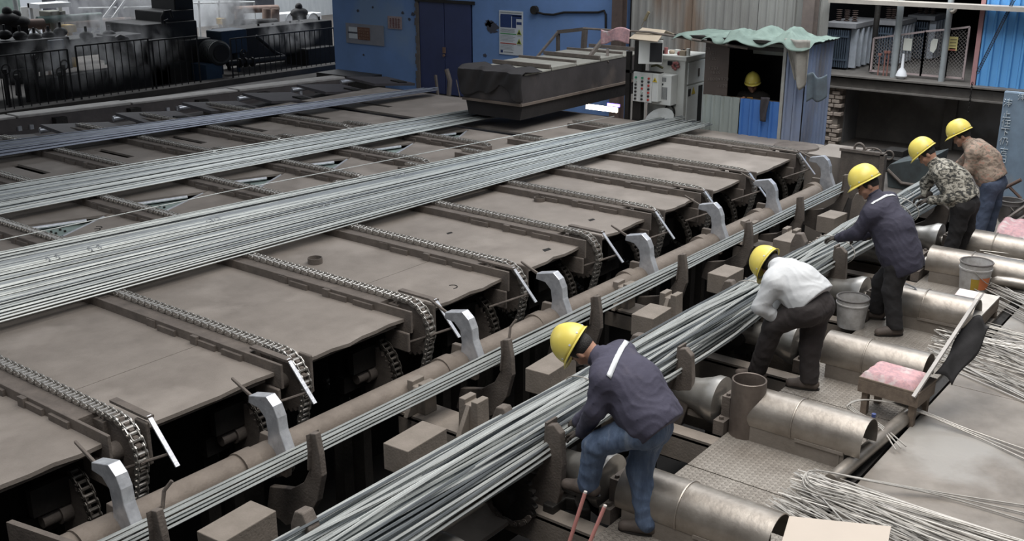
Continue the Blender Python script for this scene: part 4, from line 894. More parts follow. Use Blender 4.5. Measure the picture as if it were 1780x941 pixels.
q = MB(); q.box((cx+.7, yR+.0, zs_+.62), (cx+.72, yL-.5, ztopc)); q.build('rear_curtain', palesheet, cab, smooth=False)
q = MB(); q.box((cx-.08, yRR-.05, ztopc), (cx+1.1, yL+.55, ztopc+.04)); q.build('roof_board', darkframe, cab, smooth=False)
tarp = mat('pale_green_tarp', (.17, .225, .19), (.10, .14, .12), .8, 0, 5, .5, 12)
def tarpf(seed, y0, y1, x0, x1, zb, amp):
    rr = random.Random(seed); ks = [(rr.uniform(-22, 22), rr.uniform(-9, 9), rr.uniform(0, 6), rr.uniform(.4, 1)) for _ in range(6)]
    bumps = [(rr.random(), rr.uniform(.1, .7), rr.uniform(.05, .12), rr.uniform(.4, 1.3)) for _ in range(5)]
    def f(u, v):
        h = sum(w*(1-abs(math.sin(a*u+b*v+p+1.3*math.sin(5*v+3*u))))**2 for a, b, p, w in ks)/3
        g_ = sum(s_*math.exp(-((u-a)/w)**2-((v-b)/.35)**2) for a, b, w, s_ in bumps)
        e = .06*math.sin(u*9+seed)+.05*math.sin(u*23)
        return (x0+(x1-x0)*v+e*(1-v), y0+(y1-y0)*u, zb+amp*(.45*h+g_)*min(1, v*4+.15)-(.055*(1-v/.15)*(1+.8*math.sin(u*13)) if v < .15 else 0))
    return f
q = MB(); q.grid(tarpf(3, yRR-.12, yM+.25, cx-.2, cx+1.0, ztopc+.03, .13), 90, 40); q.build('tarpaulin', tarp, loc=(cx, yM, ztopc), solid=.008, label='crumpled pale green tarpaulin on the cabin roof', cat='tarpaulin')
q = MB(); q.grid(tarpf(9, yM+.2, yL+.5, cx-.15, cx+1, ztopc+.04, .04), 30, 16); q.build('tarpaulin', tarp, loc=(cx, yL, ztopc), solid=.006, label='flat green sheet over the cabin roof left end', cat='tarpaulin')
q = MB()
def drape(u, v): return (cx-.14+.05*math.sin(u*9)-.03*v, yRR+.0+(.42-.22*v)*(u)-.1, ztopc+.1-v*.75*(1-.35*abs(u-.4)))
q.grid(drape, 12, 16); q.build('hanging_cloth', mat('beige_cloth', (.36, .35, .31), (.22, .2, .18), .9, 0, 5, .4, 15), loc=(cx, yRR, ztopc-.5), solid=.008, label='faded cloth hanging over the cabin corner', cat='cloth')
q = MB(); c = at(1418, 130, X=cx-.15)
q.grid(lambda u, v: (c.x+.04*math.sin(u*8), c.y+.14-.3*u-.03*v, c.z-.0-v*.42*(1-.2*u)+.03*math.sin(u*7)), 12, 12); q.build('hanging_jacket', mat('blue_grey_cloth', (.13, .17, .2), (.08, .09, .1), .9, 0, 6, .4, 14), solid=.012, loc=c, label='blue-grey jacket hanging at the right side of the cabin', cat='jacket')
q = MB(); c = at(1331, 170, X=cx-.06); q.grid(lambda u, v: (c.x-.01-.02*math.sin(u*6+v*4), c.y+.07-.14*u*(1-.3*v), c.z+.01-v*.38), 8, 12); q.build('hanging_rag', mat('dark_rag', (.055, .05, .055), (.035, .03, .035), .9, bump=.5, bscale=15), solid=.012, loc=c, label='dark rag hanging over the blue front sheet of the cabin', cat='rag')
# chalk writing on the rust board
rr = random.Random(4)
DIG = {'6': [(.8,.9,.3,.9),(.3,.9,.2,.1),(.2,.1,.8,.1),(.8,.1,.8,.5),(.8,.5,.2,.5)], '1': [(.5,.95,.5,.05)], '0': [(.2,.9,.8,.9),(.8,.9,.8,.1),(.8,.1,.2,.1),(.2,.1,.2,.9)], '2': [(.2,.9,.8,.85),(.8,.85,.75,.5),(.75,.5,.2,.1),(.2,.1,.85,.1)], '3': [(.2,.9,.8,.9),(.8,.9,.5,.55),(.5,.55,.8,.3),(.8,.3,.2,.1)], '7': [(.2,.9,.8,.9),(.8,.9,.4,.05)], 'P': [(.2,.05,.2,.95),(.2,.95,.8,.8),(.8,.8,.2,.5)], 'x': [(.2,.8,.8,.1),(.8,.8,.2,.1)], '8': [(.3,.9,.7,.9),(.7,.9,.3,.1),(.3,.1,.7,.1),(.7,.1,.3,.9)], '9': [(.8,.5,.2,.6),(.2,.6,.3,.95),(.3,.95,.8,.9),(.8,.9,.7,.05)], '.': [(.4,.05,.6,.1)]}
for row, (px, py, txt) in enumerate(((1226, 84, '89'), (1228, 92, '1261'), (1232, 101, '620'), (1231, 118, '1268'), (1234, 125, '1626'), (1229, 137, '1000x370'), (1246, 149, '1126'))):
    for k, ch in enumerate(txt):
        c = at(px+k*4.7, py, X=cx-.01); strokes(DIG[ch], c.y, c.z-.02, .045, cx-.008, cab, mat('faint_chalk', (.22, .19, .17)), .005)
# ================================================================ cabinets beside the cabin
white = mat('cabinet_grey_white', (.68, .69, .65), (.57, .57, .53), .45, 0, 2, .03, 20, c3=(.42, .40, .36))
whitef = mat('cabinet_face_white', (.74, .75, .72), (.66, .67, .64), .4)
dark = mat('dark_glass', (.03, .032, .036), (.02, .02, .024), .15)
X0 = 16.1
yA, yB, yC = at(1140, 140, X=X0).y, at(1190, 140, X=X0).y, at(1219, 140, X=X0+.6).y
t = thing('control_cabinet', (X0+.3, (yA+yB)/2, 0), 'tall grey-white electrical cabinet standing left of the cabin', 'cabinet')
q = MB(); q.box((X0, yB, 0), (X0+.75, yA+.15, 1.62)); q.build('body', white, t, smooth=False, bevel=.01)
q = MB(); q.box((X0-.03, yB-.03, 1.58), (X0+.78, yA+.18, 1.65)); q.build('top_lip', white, t, smooth=False, bevel=.008)
q = MB(); q.box((X0+.08, yB-.025, .1), (X0+.7, yB, 1.15)); q.box((X0+.08, yB-.025, 1.18), (X0+.7, yB, 1.55)); q.build('side_door', whitef, t, smooth=False, bevel=.006)
q = MB(); q.box((X0+.42, yB-.035, 1.28), (X0+.46, yB-.02, 1.42)); q.build('latch', frame, t, smooth=False)
q = MB(); q.box((X0+.46, yB-.03, .1), (X0+.60, yB-.024, 1.12)); q.build('open_gap', holem, t, smooth=False)
yw = mat('warning_yellow', (.65, .48, .05), (.6, .45, .05), .5)
def tri(X, y, z, s, par):
    q = MB(); q.prism([(y-s/2, z), (y+s/2, z), (y, z+s*.9)], 'x', X-.004, X); q.build('warning_triangle', yw, par, smooth=False)
    q = MB(); q.prism([(y-.006, z+s*.25), (y+.006, z+s*.25), (y+.01, z+s*.45), (y-.004, z+s*.45), (y+.004, z+s*.62)], 'x', X-.007, X-.004); q.build('bolt_mark', holem, par, smooth=False)
q = MB(); q.prism([(X0+.22, 1.0), (X0+.34, 1.0), (X0+.28, 1.12)], 'y', yB-.032, yB-.026); q.build('warning_triangle', yw, t, smooth=False)
q = MB(); q.box((X0+.1, yB-.032, .98), (X0+.18, yB-.026, 1.1)); q.build('label_plate', dark, t, smooth=False)
c = at(1176, 114, X=X0); q = MB(); 
for k in range(7): q.ellip((X0-.03, c.y+.05*math.cos(k*2.4), c.z+.05*math.sin(k*2.4)), (.03, .03, .03), 8, 6)
q.build('red_fabric_flower', mat('dull_red', (.35, .12, .11), (.2, .08, .08), .8), t)
q = MB(); c = at(1166, 110, X=X0); q.box((X0-.02, c.y-.03, c.z-.03), (X0, c.y+.05, c.z+.04)); q.build('switch', dark, t, smooth=False)
# operator button box
xb = X0-.35
a, b = at(1101, 124, X=xb), at(1132, 179, X=xb)
t = thing('button_box', (xb+.1, (a.y+b.y)/2, b.z), 'pale control box with three columns of push buttons', 'control box')
q = MB(); q.box((xb, b.y, b.z), (xb+.2, a.y, a.z)); q.build('case', whitef, t, smooth=False, bevel=.01)
q = MB(); q.box((xb-.01, b.y-.12, b.z+.03), (xb+.2, b.y-.005, a.z+.0)); q.build('side_panel', whitef, t, smooth=False, bevel=.008)
cols = {'g': mat('green_button', (.05, .35, .2), (.04, .3, .16), .3), 'r': mat('red_button', (.5, .06, .05), (.45, .05, .04), .3), 'k': mat('black_button', (.03, .03, .03), rough=.4), 'w': mat('pale_button', (.5, .55, .52), (.4, .45, .42), .3)}
seq = 'ggr wkk kkr krk kwr kkk kkr'.split()
for r_, row in enumerate(seq):
    for c_, ch in enumerate(row):
        y = a.y-.06-(a.y-b.y-.12)*c_/2; z = a.z-.09-(a.z-b.z-.14)*r_/6
        q = MB(); q.cyl((xb, y, z), (xb-.025, y, z), .018, 10); q.build('push_button', cols[ch], t)
tri(xb-.012, b.y-.06, a.z-.14, .09, t)
t = thing('air_conditioner', (X0-.1, 0, 0), 'white louvred cooling unit mounted on the cabinet front', 'cooling unit')
xc = X0-.22; a, b = at(1135, 128, X=xc), at(1165, 184, X=xc); t.location = (X0-.1, (a.y+b.y)/2, b.z)
q = MB(); q.box((xc, b.y, b.z), (X0-.005, a.y, a.z)); q.build('case', whitef, t, smooth=False, bevel=.01)
for k in range(9):
    y = a.y-.06-(a.y-b.y-.14)*k/8
    q = MB(); q.box((xc-.006, y-.009, b.z+.1), (xc, y+.009, b.z+(a.z-b.z)*.6)); q.build('louvre', mat('louvre_grey', (.22, .23, .23), (.18, .18, .18), .5), t, smooth=False)
    if 1 < k < 8: q = MB(); q.box((xc-.006, y-.009, b.z+(a.z-b.z)*.78), (xc, y+.009, a.z-.04)); q.build('louvre', MATS['louvre_grey'], t, smooth=False)
q = MB(); y = (a.y+b.y)/2+.02; q.box((xc-.008, y-.05, b.z+(a.z-b.z)*.66), (xc, y+.04, b.z+(a.z-b.z)*.72)); q.build('display', dark, t, smooth=False)
# monitor box with cardboard and pole
xm = X0-.45; a, b = at(1108, 68, X=xm), at(1142, 112, X=xm)
t = thing('monitor_box', (xm+.1, (a.y+b.y)/2, b.z), 'white monitor housing on a dark pole above the button box', 'monitor')
rz = Matrix.Rotation(.5, 3, 'Z')
ctr = Vector((xm+.12, (a.y+b.y)/2, (a.z+b.z)/2)); hh = a.z-b.z
q = MB(); q.obox(ctr, .3, a.y-b.y, hh, rz); q.build('case', whitef, t, smooth=False, bevel=.008)
q = MB(); q.obox(ctr+rz@Vector((-.155, -.09, 0)), .012, (a.y-b.y)*.52, hh*.8, rz); q.build('screen', dark, t, smooth=False)
t = thing('support_pole', (xm+.2, a.y+.0, 0), 'dark pole carrying the monitor housing and button box', 'pole')
q = MB(); q.box((xm+.15, a.y-.02, 0), (xm+.27, a.y+.14, 1.9)); q.box((xm+.15, a.y+.22, 0), (xm+.22, a.y+.3, 1.7)); q.box((xm+.15, b.y+.02, 1.34), (xm+.27, a.y+.3, 1.39)); q.build('pole', darkframe, t, smooth=False)
cb = mat('cardboard', (.40, .33, .25), (.32, .26, .19), .8)
q = MB(); c = Vector((xm+.1, (a.y+b.y)/2-.05, a.z+.02)); q.add([(c.x-.25, c.y+.32, c.z), (c.x-.3, c.y-.25, c.z-.01), (c.x+.05, c.y-.2, c.z+.14), (c.x+.1, c.y+.28, c.z+.15), (c.x+.3, c.y-.38, c.z+.02), (c.x+.35, c.y+.2, c.z+.03)], [(0, 1, 2, 3), (3, 2, 4, 5)]); q.build('cardboard', cb, loc=c, smooth=False, solid=.012, label='folded cardboard sheet over the monitor housing', cat='cardboard')
q = MB(); c = at(1073, 66, X=xm); q.grid(lambda u, v: (c.x-.05+.25*v*0+.02*math.sin(u*9), c.y+.3-.56*u, c.z+.13-.22*v-.03*math.sin(u*7+v)+.05*u), 20, 12); q.build('pink_towel', pink, loc=c, solid=.015, label='pink patterned towel hanging on a rail left of the monitor housing', cat='towel')
q = MB(); q.tube([(c.x, c.y+.7, c.z+.12), (c.x, c.y-.6, c.z+.14), (c.x, c.y-2.4, c.z+.0)], .02, 6); q.build('hanging_rail', frame, loc=c, label='thin rail running from the towel to the cabin', cat='rail')
# small items on cabinet top
rr = random.Random(8)
for k in range(9):
    y = yB+.05+.07*k; x = X0+.1+rr.random()*.3; s_ = rr.uniform(.03, .06)
    q = MB()
    if k % 3 == 0: q.lathe([(0, 0), (s_*.6, 0), (s_*.6, s_*2), (0, s_*2)], (x, y, 1.65), n=12)
    elif k % 3 == 1: q.box((x-s_, y-s_, 1.65), (x+s_, y+s_, 1.65+s_*1.6))
    else: q.ellip((x, y, 1.68), (s_, s_*1.2, .04), 10, 6)
    q.build('clutter', (white, cb, MATS['dull_red'], dark)[k % 4], smooth=k % 3 != 1, label=('pale', 'cardboard-coloured', 'dull red', 'dark')[k % 4]+' '+('jar', 'small box', 'rag lump')[k % 3]+' in the clutter on top of the tall cabinet', cat='clutter', group='clutter on the cabinet')
q = MB(); c = at(1143, 118, X=xc+.05); q.tube([c+Vector((0, .12, .02)), c+Vector((0, .02, .05)), c+Vector((0, -.1, .01))], .02, 6); q.build('pliers', mat('olive_tool', (.12, .12, .05)), loc=c, label='dark green tool lying on the cooling unit', cat='tool')
# disc and cable coil under the cabinet, reel
q = MB(); c = at(1146, 206, X=15.6); q.lathe([(0, 0), (.25, 0), (.25, .02), (0, .03)], (0, 0, 0), 'x', 28)
rt = Matrix.Rotation(.9, 3, 'Y'); q.v = [tuple(rt@Vector(v)+c) for v in q.v]; q.build('round_shield', mat('perspex_disc', (.30, .31, .30), (.22, .22, .21), .25), loc=c, label='round translucent disc lying on the bar ends in front of the cabinet', cat='disc')
q = MB(); c = at(1164, 195, X=X0-.03)
for s_ in (0, .02): q.tube([(c.x-s_, c.y+.1*math.cos(a)*(1-s_*4), c.z+.13*math.sin(a)) for a in np.linspace(0, 2*math.pi, 20, endpoint=False)], .012, 6, closed=True)
q.build('cable_coil', darkframe, loc=c, label='small coil of dark cable hung on the cabinet foot', cat='cable')
# bright lamp strip at furnace mouth
lm_ = mat('furnace_glow', (1, .9, .75), (1, .9, .75), emit=9); vi = mat('violet_glow', (.18, .12, 1), (.18, .12, 1), emit=6)
t = thing('inspection_lamp', (16.9, 10.9, .45), 'glaring white lamp strip with violet glow under the hood', 'lamp')
a, b = at(1018, 198, X=17.2), at(1072, 190, X=17.2)
q = MB(); q.box((17.2, b.y, b.z-.06), (17.24, a.y, b.z+.03)); q.build('strip', lm_, t, smooth=False)
q = MB(); q.box((17.25, b.y-.02, b.z+.04), (17.28, b.y+.25, b.z+.09)); q.build('violet_tube', vi, t, smooth=False)
# ================================================================ furnace hood
hoodm = mat('sooty_hood', (.06, .052, .052), (.035, .03, .03), .7, .1, 3, .2, 20, c3=(.10, .08, .07))
clothm = mat('black_tarp', (.028, .024, .024), (.018, .016, .016), .85, 0, 5, .5, 14)
topm = mat('dusty_top', (.30, .29, .25), (.2, .19, .165), .8)
hx0, hx1 = 13.65, 17.4; hy0, hy1 = 10.35, 11.55
t = thing('furnace_hood', ((hx0+hx1)/2, (hy0+hy1)/2, .55), 'long sooty hood box over the bed with black cloth at its near end', 'hood')
zb, zm, zt = .74, 1.0, 1.46
q = MB(); q.prism([(hy0, zm), (hy0-.0, zt), (hy1, zt), (hy1, zm)], 'x', hx0, hx1); q.build('box', hoodm, t, smooth=False)
q = MB(); q.prism([(hy0+.06, zb), (hy0, zm), (hy1, zm), (hy1-.06, zb)], 'x', hx0+.06, hx1); q.build('skirt', clothm, t, smooth=False)
edge = mat('brown_edge', (.17, .135, .11), (.11, .085, .07), .8)
q = MB(); q.beam((hx0-.02, hy0-.02, zm), (hx1, hy0-.02, zm), .03, .04); q.beam((hx0-.02, hy0-.02, zm), (hx0-.02, hy1, zm), .03, .04); q.build('edge_strip', edge, t, smooth=False)
for k in range(5):
    xa = hx0+.1+k*.74; q = MB(); q.box((xa, hy0-.01, zt), (xa+.72, hy1, zt+.03+.03*(k % 2))); q.build('top_plate', topm, t, smooth=False, bevel=.008)
    q = MB(); q.box((xa+.68, hy0, zt+.04), (xa+.73, hy1, zt+.1)); q.build('top_rib', frame, t, smooth=False)
def hc(u, v):   # cloth draped over end
    y = hy1+.06-(hy1-hy0+.12)*u; drop = v*(.30+.22*abs(math.sin(u*5+.6))+.1*math.sin(u*13)); 
    if v < .25: return (hx0+.5-.5*v/.25, y, zt+.06+.03*math.sin(u*17+v*9))
    w = (v-.25)/.75; return (hx0-.05-.03*math.sin(u*16)-.02*math.sin(u*31+w*5), y, zt+.05-w*(.22+.2*abs(math.sin(u*4.2+.5))+.05*math.sin(u*15)))
q = MB(); q.grid(hc, 40, 22); q.build('draped_cloth', clothm, t, solid=.012)
# gantry frame behind
gf = thing('pipe_gantry', (17.4, 11.2, 1.4), 'bent steel gantry frame rising above the hood before the blue wall', 'gantry')
G = lambda px, py, X: at(px, py, X=X)
q = MB()
p1, p2, p3, p4 = G(970, 55, 17.9), G(1017, 50, 17.9), G(970, 95, 17.9), G(1014, 92, 17.9)
q.beam(p1, p2, .07, .07); q.beam(p1, p3, .06, .06, up=(0, 1, 0)); q.beam(p2+Vector((0, 0, .03)), p4, .1, .08, up=(0, 1, 0)); q.beam(p1, G(930, 103, 16.8), .03, .05); q.build('frame', frame, gf, smooth=False)
q = MB(); q.beam(G(1048, 68, 16.4), G(1012, 115, 15.8), .05, .06); q.beam(G(1056, 85, 16.4), G(1056, 108, 16.2), .04, .04, up=(0, 1, 0)); q.build('diagonal', frame, gf, smooth=False)
# scrap in front of door
t = thing('scrap_rack', (16.6, 14.3, .2), 'low scrap rack of rods and a leaning curved bar before the blue door', 'rack')
q = MB()
for k in range(5): q.beam(at(750+k*3, 168+k*4, z=.5), at(830, 172+k*4, z=.5), .05, .03)
q.beam(at(762, 172, X=16.6), at(757, 130, X=16.6), .05, .04); q.tube([at(780, 165, X=16.7), at(782, 140, X=16.7), at(776, 120, X=16.7)], .05, 8); q.tube([at(800, 172, X=16.6), at(793, 138, X=16.6)], .012, 6); q.build('rods', frame, t)
t = MB(); c = at(650, 152, z=.0); c = Vector((17.4, 17.6, 0)); t.box((c.x-.2, c.y-.2, 0), (c.x+.4, c.y+.25, .35)); t.build('steel_box', darkframe, smooth=False, bevel=.01, label='dark steel box at the foot of the blue wall', cat='box')
t = MB(); t.box((17.6, 18.0, 0), (18.3, 19.5, .32)); t.build('low_bench', darkframe, smooth=False, label='long low dark bench along the foot of the blue wall', cat='bench')
# ================================================================ notices on the blue wall
def notice(px0, py0, px1, py1, nm, label, m, X=WX-.01):
    a, b = at(px0, py0, X=X), at(px1, py1, X=X); t = thing(nm, (X, (a.y+b.y)/2, b.z), label, 'poster')
    q = MB(); q.box((X-.008, b.y, b.z), (X+.003, a.y, a.z)); q.build('sheet', m, t, smooth=False); return t, a, b
paper = mat('white_paper', (.60, .63, .66), (.55, .58, .60), .6)
t, a, b = notice(868, 17, 909, 97, 'safety_poster', 'tall white safety poster with dark picture block and warning triangles', paper)
navy = mat('navy_print', (.015, .03, .12), (.02, .05, .16), .5, scale=30); grn = mat('green_print', (.12, .35, .16), rough=.6); redp = mat('red_print', (.45, .12, .10), rough=.6); grey = mat('grey_print', (.30, .32, .33), rough=.6)
def pr(t, a, b, u0, u1, v0, v1, m, nm='print', X=WX-.01):
    q = MB(); q.box((X-.011, a.y+(b.y-a.y)*u1, a.z+(b.z-a.z)*v1), (X-.008, a.y+(b.y-a.y)*u0, a.z+(b.z-a.z)*v0)); q.build(nm, m, t, smooth=False)
pr(t, a, b, .06, .95, .08, .12, navy); pr(t, a, b, .05, .52, .12, .38, navy); pr(t, a, b, .55, .95, .10, .17, navy); pr(t, a, b, .55, .72, .17, .38, navy); pr(t, a, b, .74, .95, .24, .30, navy)
pr(t, a, b, .05, .72, .51, .535, grn); pr(t, a, b, .05, .72, .73, .755, redp); pr(t, a, b, .06, .16, .9, .96, navy); pr(t, a, b, .2, .6, .93, .95, grey)
for v in (.03, .045): pr(t, a, b, .05, .95, v, v+.008, grey)
for k in range(5):
    pr(t, a, b, .05, .6+.08*(k % 2), .56+k*.03, .567+k*.03, grey); pr(t, a, b, .05, .62-.07*(k % 2), .78+k*.025, .786+k*.025, grey)
    pr(t, a, b, .05, .66, .41+k*.018, .416+k*.018, grey)
for v in (.53, .74):
    y = a.y+(b.y-a.y)*.85; z = a.z+(b.z-a.z)*v; q = MB(); q.prism([(y-.07, z), (y+.07, z), (y, z+.12)], 'x', WX-.022, WX-.018); q.build('triangle', mat('lime_triangle', (.35, .42, .08), rough=.6), t, smooth=False)
    q = MB(); q.prism([(y-.03, z+.02), (y+.03, z+.02), (y, z+.08)], 'x', WX-.026, WX-.022); q.build('sign_mark', holem, t, smooth=False)
    pr(t, a, b, .78, .93, (v+.02), (v+.03), grey)
t, a, b = notice(601, 39, 668, 80, 'paper_notice', 'large faded grey notice with a brown card and torn white sheet', mat('grey_faded', (.27, .27, .30), (.20, .21, .24), .8, 0, 4))
pr(t, a, b, .08, .31, .18, .75, paper); brn = mat('brown_card', (.17, .07, .04), (.14, .06, .035), .7); 
q = MB(); q.box((WX-.024, a.y+(b.y-a.y)*.64, a.z+(b.z-a.z)*.78), (WX-.018, a.y+(b.y-a.y)*.32, a.z+(b.z-a.z)*.16)); q.build('brown_card', brn, t, smooth=False)
q = MB(); q.box((WX-.024, a.y+(b.y-a.y)*.31, a.z+(b.z-a.z)*.5), (WX-.019, a.y+(b.y-a.y)*.06, a.z+(b.z-a.z)*.42)); q.build('torn_gap', grime, t, smooth=False)
gold = mat('brown_text', (.42, .28, .2), rough=.6)
for r_ in range(4):
    for k in range(5):
        y = a.y+(b.y-a.y)*(.35+k*.055); z = a.z+(b.z-a.z)*(.27+r_*.14); strokes(((.1, .2, .9, .2), (.5, 0, .5, 1), (.1, .8, .9, .8)) if (k+r_) % 2 else ((.1, .9, .1, .1), (.9, .9, .9, .1), (.1, .5, .9, .5)), y, z-.03, .05, WX-.027, t, gold, .009)
t, a, b = notice(674, 27, 699, 51, 'paper_notice', 'small square torn notice with reddish lettering', mat('stained_paper', (.42, .36, .36), (.25, .17, .17), .7, 0, 12))
for r_ in range(3):
    for k in range(4): y = a.y+(b.y-a.y)*(.12+k*.2); z = a.z+(b.z-a.z)*(.25+r_*.26); strokes(((.1, .2, .9, .2), (.5, 0, .5, 1), (.1, .8, .9, .8)), y, z-.04, .07, WX-.022, t, mat('maroon_text', (.2, .05, .05)), .012)
# junction box and cable on the wall
q = MB(); c = at(929, 17, X=WX-.04); q.lathe([(0, -.04), (.09, -.04), (.09, .04), (0, .05)], (WX-.04, c.y, c.z), 'x', n=10); q.build('junction_box', darkframe, loc=c, label='round dark junction box on the blue wall', cat='box')
q = MB(); pts = [at(x, y, X=WX-.03) for x, y in ((932, 20), (945, 24), (962, 25), (980, 21), (1010, 21), (1040, 21), (1050, 18), (1053, 25), (1053, 50))]; q.tube(pts, .022, 8); q.build('wall_cable', darkframe, loc=pts[0], label='thick dark cable running along the blue wall', cat='cable')
q = MB(); a = at(1115, 45, X=WX-.1); b = at(1128, 20, X=WX-.1); q.tube([a, a.lerp(b, .4)], .006, 5); q.tube([a.lerp(b, .4), b], .03, 8); q.build('hanging_hook', mat('dull_yellow', (.3, .25, .15)), loc=a, label='small yellowish hook hung on the corrugated wall', cat='hook')
# ================================================================ rolling mill bay
mill = mat('mill_black', (.020, .018, .018), (.012, .011, .011), .7, .1, 3, .3, 10)
millb = mat('mill_blue', (.02, .045, .085), (.015, .03, .05), .6)
q = MB(); q.box((8, 21.3, 0), (20.6, 21.7, .12)); q.build('mill_kerb', concrete, smooth=False, label='low dark kerb under the mill fence', cat='kerb')
# fence
YF = 21.5
def fencebay(xa, xb, z0, z1, label):
    t = thing('rod_fence', ((xa+xb)/2, YF, z0), label, 'fence', 'rod fences before the rolling mill')
    q = MB(); q.beam((xa, YF, z1), (xb, YF, z1), .03, .03); q.beam((xa, YF, z0+.1), (xb, YF, z0+.1), .03, .03); q.beam((xa, YF, z0), (xa, YF, z1), .03, .03, up=(0, 1, 0)); q.beam((xb, YF, z0), (xb, YF, z1), .03, .03, up=(0, 1, 0)); q.build('rail', mill, t, smooth=False)
    n = int((xb-xa)/.17)
    for k in range(1, n): x = xa+(xb-xa)*k/n; q = MB(); q.cyl((x, YF, z0+.1), (x, YF, z1), .011, 5); q.build('rod', mill, t, smooth=False)
fxs = [at(x, 100, Y=YF).x for x in (-20, 118, 133, 260, 345, 470, 560)]
fencebay(fxs[0], fxs[1], 0, 1.2, 'black rod fence bay at the left edge'); fencebay(fxs[2], fxs[3], 0, 1.25, 'black rod fence bay left of the mill stand'); fencebay(fxs[3]+.1, fxs[4], 0, 1.2, 'black rod fence bay in front of the mill stand'); fencebay(fxs[5]-1.2, fxs[6]+.8, 0, 1.05, 'black rod fence bay right of the pump motor')
# mill line boxes
def mb_(px0, py0, px1, py1, Y, dep, label, m=mill, nm='mill_box', bev=.03, cat='machine'):
    a, b = at(px0, py0, Y=Y), at(px1, py1, Y=Y); q = MB(); q.box((a.x, Y, b.z), (b.x, Y+dep, a.z))
    if b.z > .02: q.box((a.x+.1, Y+dep*.4, 0), (a.x+.2, Y+dep*.5, b.z+.02)); q.box((b.x-.2, Y+dep*.4, 0), (b.x-.1, Y+dep*.5, b.z+.02))
    return q.build(nm, m, smooth=False, bevel=bev, label=label, cat=cat)
mb_(-30, 77, 128, 118, 23, 1, 'dark mill trough at the left edge behind the fence')
mb_(100, 70, 212, 90, 23.3, .8, 'dark mill trough left of the stand')
mb_(200, 62, 252, 103, 22.8, .8, 'dark box with a curved hose before the mill stand', nm='hose_box')
mb_(400, 52, 580, 88, 23.0, .8, 'long dark mill trough right of the blue casing')
mb_(383, 54, 432, 90, 22.6, .6, 'dark blue machine casing beside the pump motor', millb)
mb_(85, 70, 118, 118, 22.9, .5, 'blue-black machine casing at the left behind the fence', millb)
mb_(535, 85, 585, 125, 22.3, 1, 'dark base block against the blue wall corner')
mb_(60, 137, 340, 150, 22.6, .4, 'low dark beam behind the fence', nm='low_mill_beam')  # low beam running behind the fence
mb_(0, 125, 60, 130, 22.6, .3, 'dark horizontal pipe beam at the left edge', nm='low_mill_beam')
t = thing('mill_stand', (16.3, 23, 0), 'tall black rolling mill stand with stepped top', 'machine')
def mp(px0, py0, px1, py1, Y, dep, nm='housing'):
    a, b = at(px0, py0, Y=Y), at(px1, py1, Y=Y); q = MB(); q.box((a.x, Y, b.z), (b.x, Y+dep, a.z)); q.build(nm, mill, t, smooth=False, bevel=.03)
mp(248, 43, 352, 145, 23, 1.6); mp(283, 20, 340, 50, 23.2, 1.2); mp(300, -30, 338, 25, 23.4, 1.0, 'column'); mp(318, 70, 372, 120, 22.7, .6); mp(255, 70, 300, 150, 22.6, .4, 'guard')
q = MB(); c = at(290, 30, Y=23); q.tube([at(283, 42, Y=22.9), at(281, 30, Y=22.9), at(286, 20, Y=22.9), at(296, 18, Y=22.9), at(300, 30, Y=22.9)], .035, 8); q.tube([at(288, 44, Y=22.9), at(286, 36, Y=22.9), at(292, 34, Y=22.9)], .03, 8); q.build('hose', mill, t)
q = MB(); q.tube([at(202, 68, Y=22.3), at(208, 64, Y=22.3), at(218, 67, Y=22.3), at(226, 82, Y=22.3), at(232, 100, Y=22.3), at(236, 114, Y=22.3)], [.06, .07, .08, .09, .09, .08], 12); q.build('curved_hose', mat('dark_hose', (.06, .058, .055), (.04, .038, .036), .5), label='thick curved dark hose bending down behind the fence', cat='hose')
# motor
t = thing('pump_motor', (18, 22.2, .3), 'round grey-black electric motor standing on a blue block', 'motor')
A = at(362, 90, Y=22.6); B = at(384, 92, Y=21.9); ax_ = (B-A).normalized()
q = MB(); q.tube([A, A+ax_*.05, B-ax_*.05, B], [.24, .30, .30, .25], 28)
for k in range(7): p_ = A.lerp(B, .15+k*.11); q.tube([p_, p_+ax_*.02], .315, 28)
q.build('body', mat('motor_grey', (.05, .055, .055), (.03, .03, .03), .5), t)
q = MB(); q.tube([B, B+ax_*.04], .2, 24); q.build('end_bell', mill, t)
a, b = at(358, 112, Y=22), at(388, 140, Y=22); q = MB(); q.box((a.x, 22, 0), (b.x, 22.6, a.z)); q.build('blue_block', mat('block_blue', (.025, .06, .11), (.02, .04, .07), .6), t, smooth=False, bevel=.02)
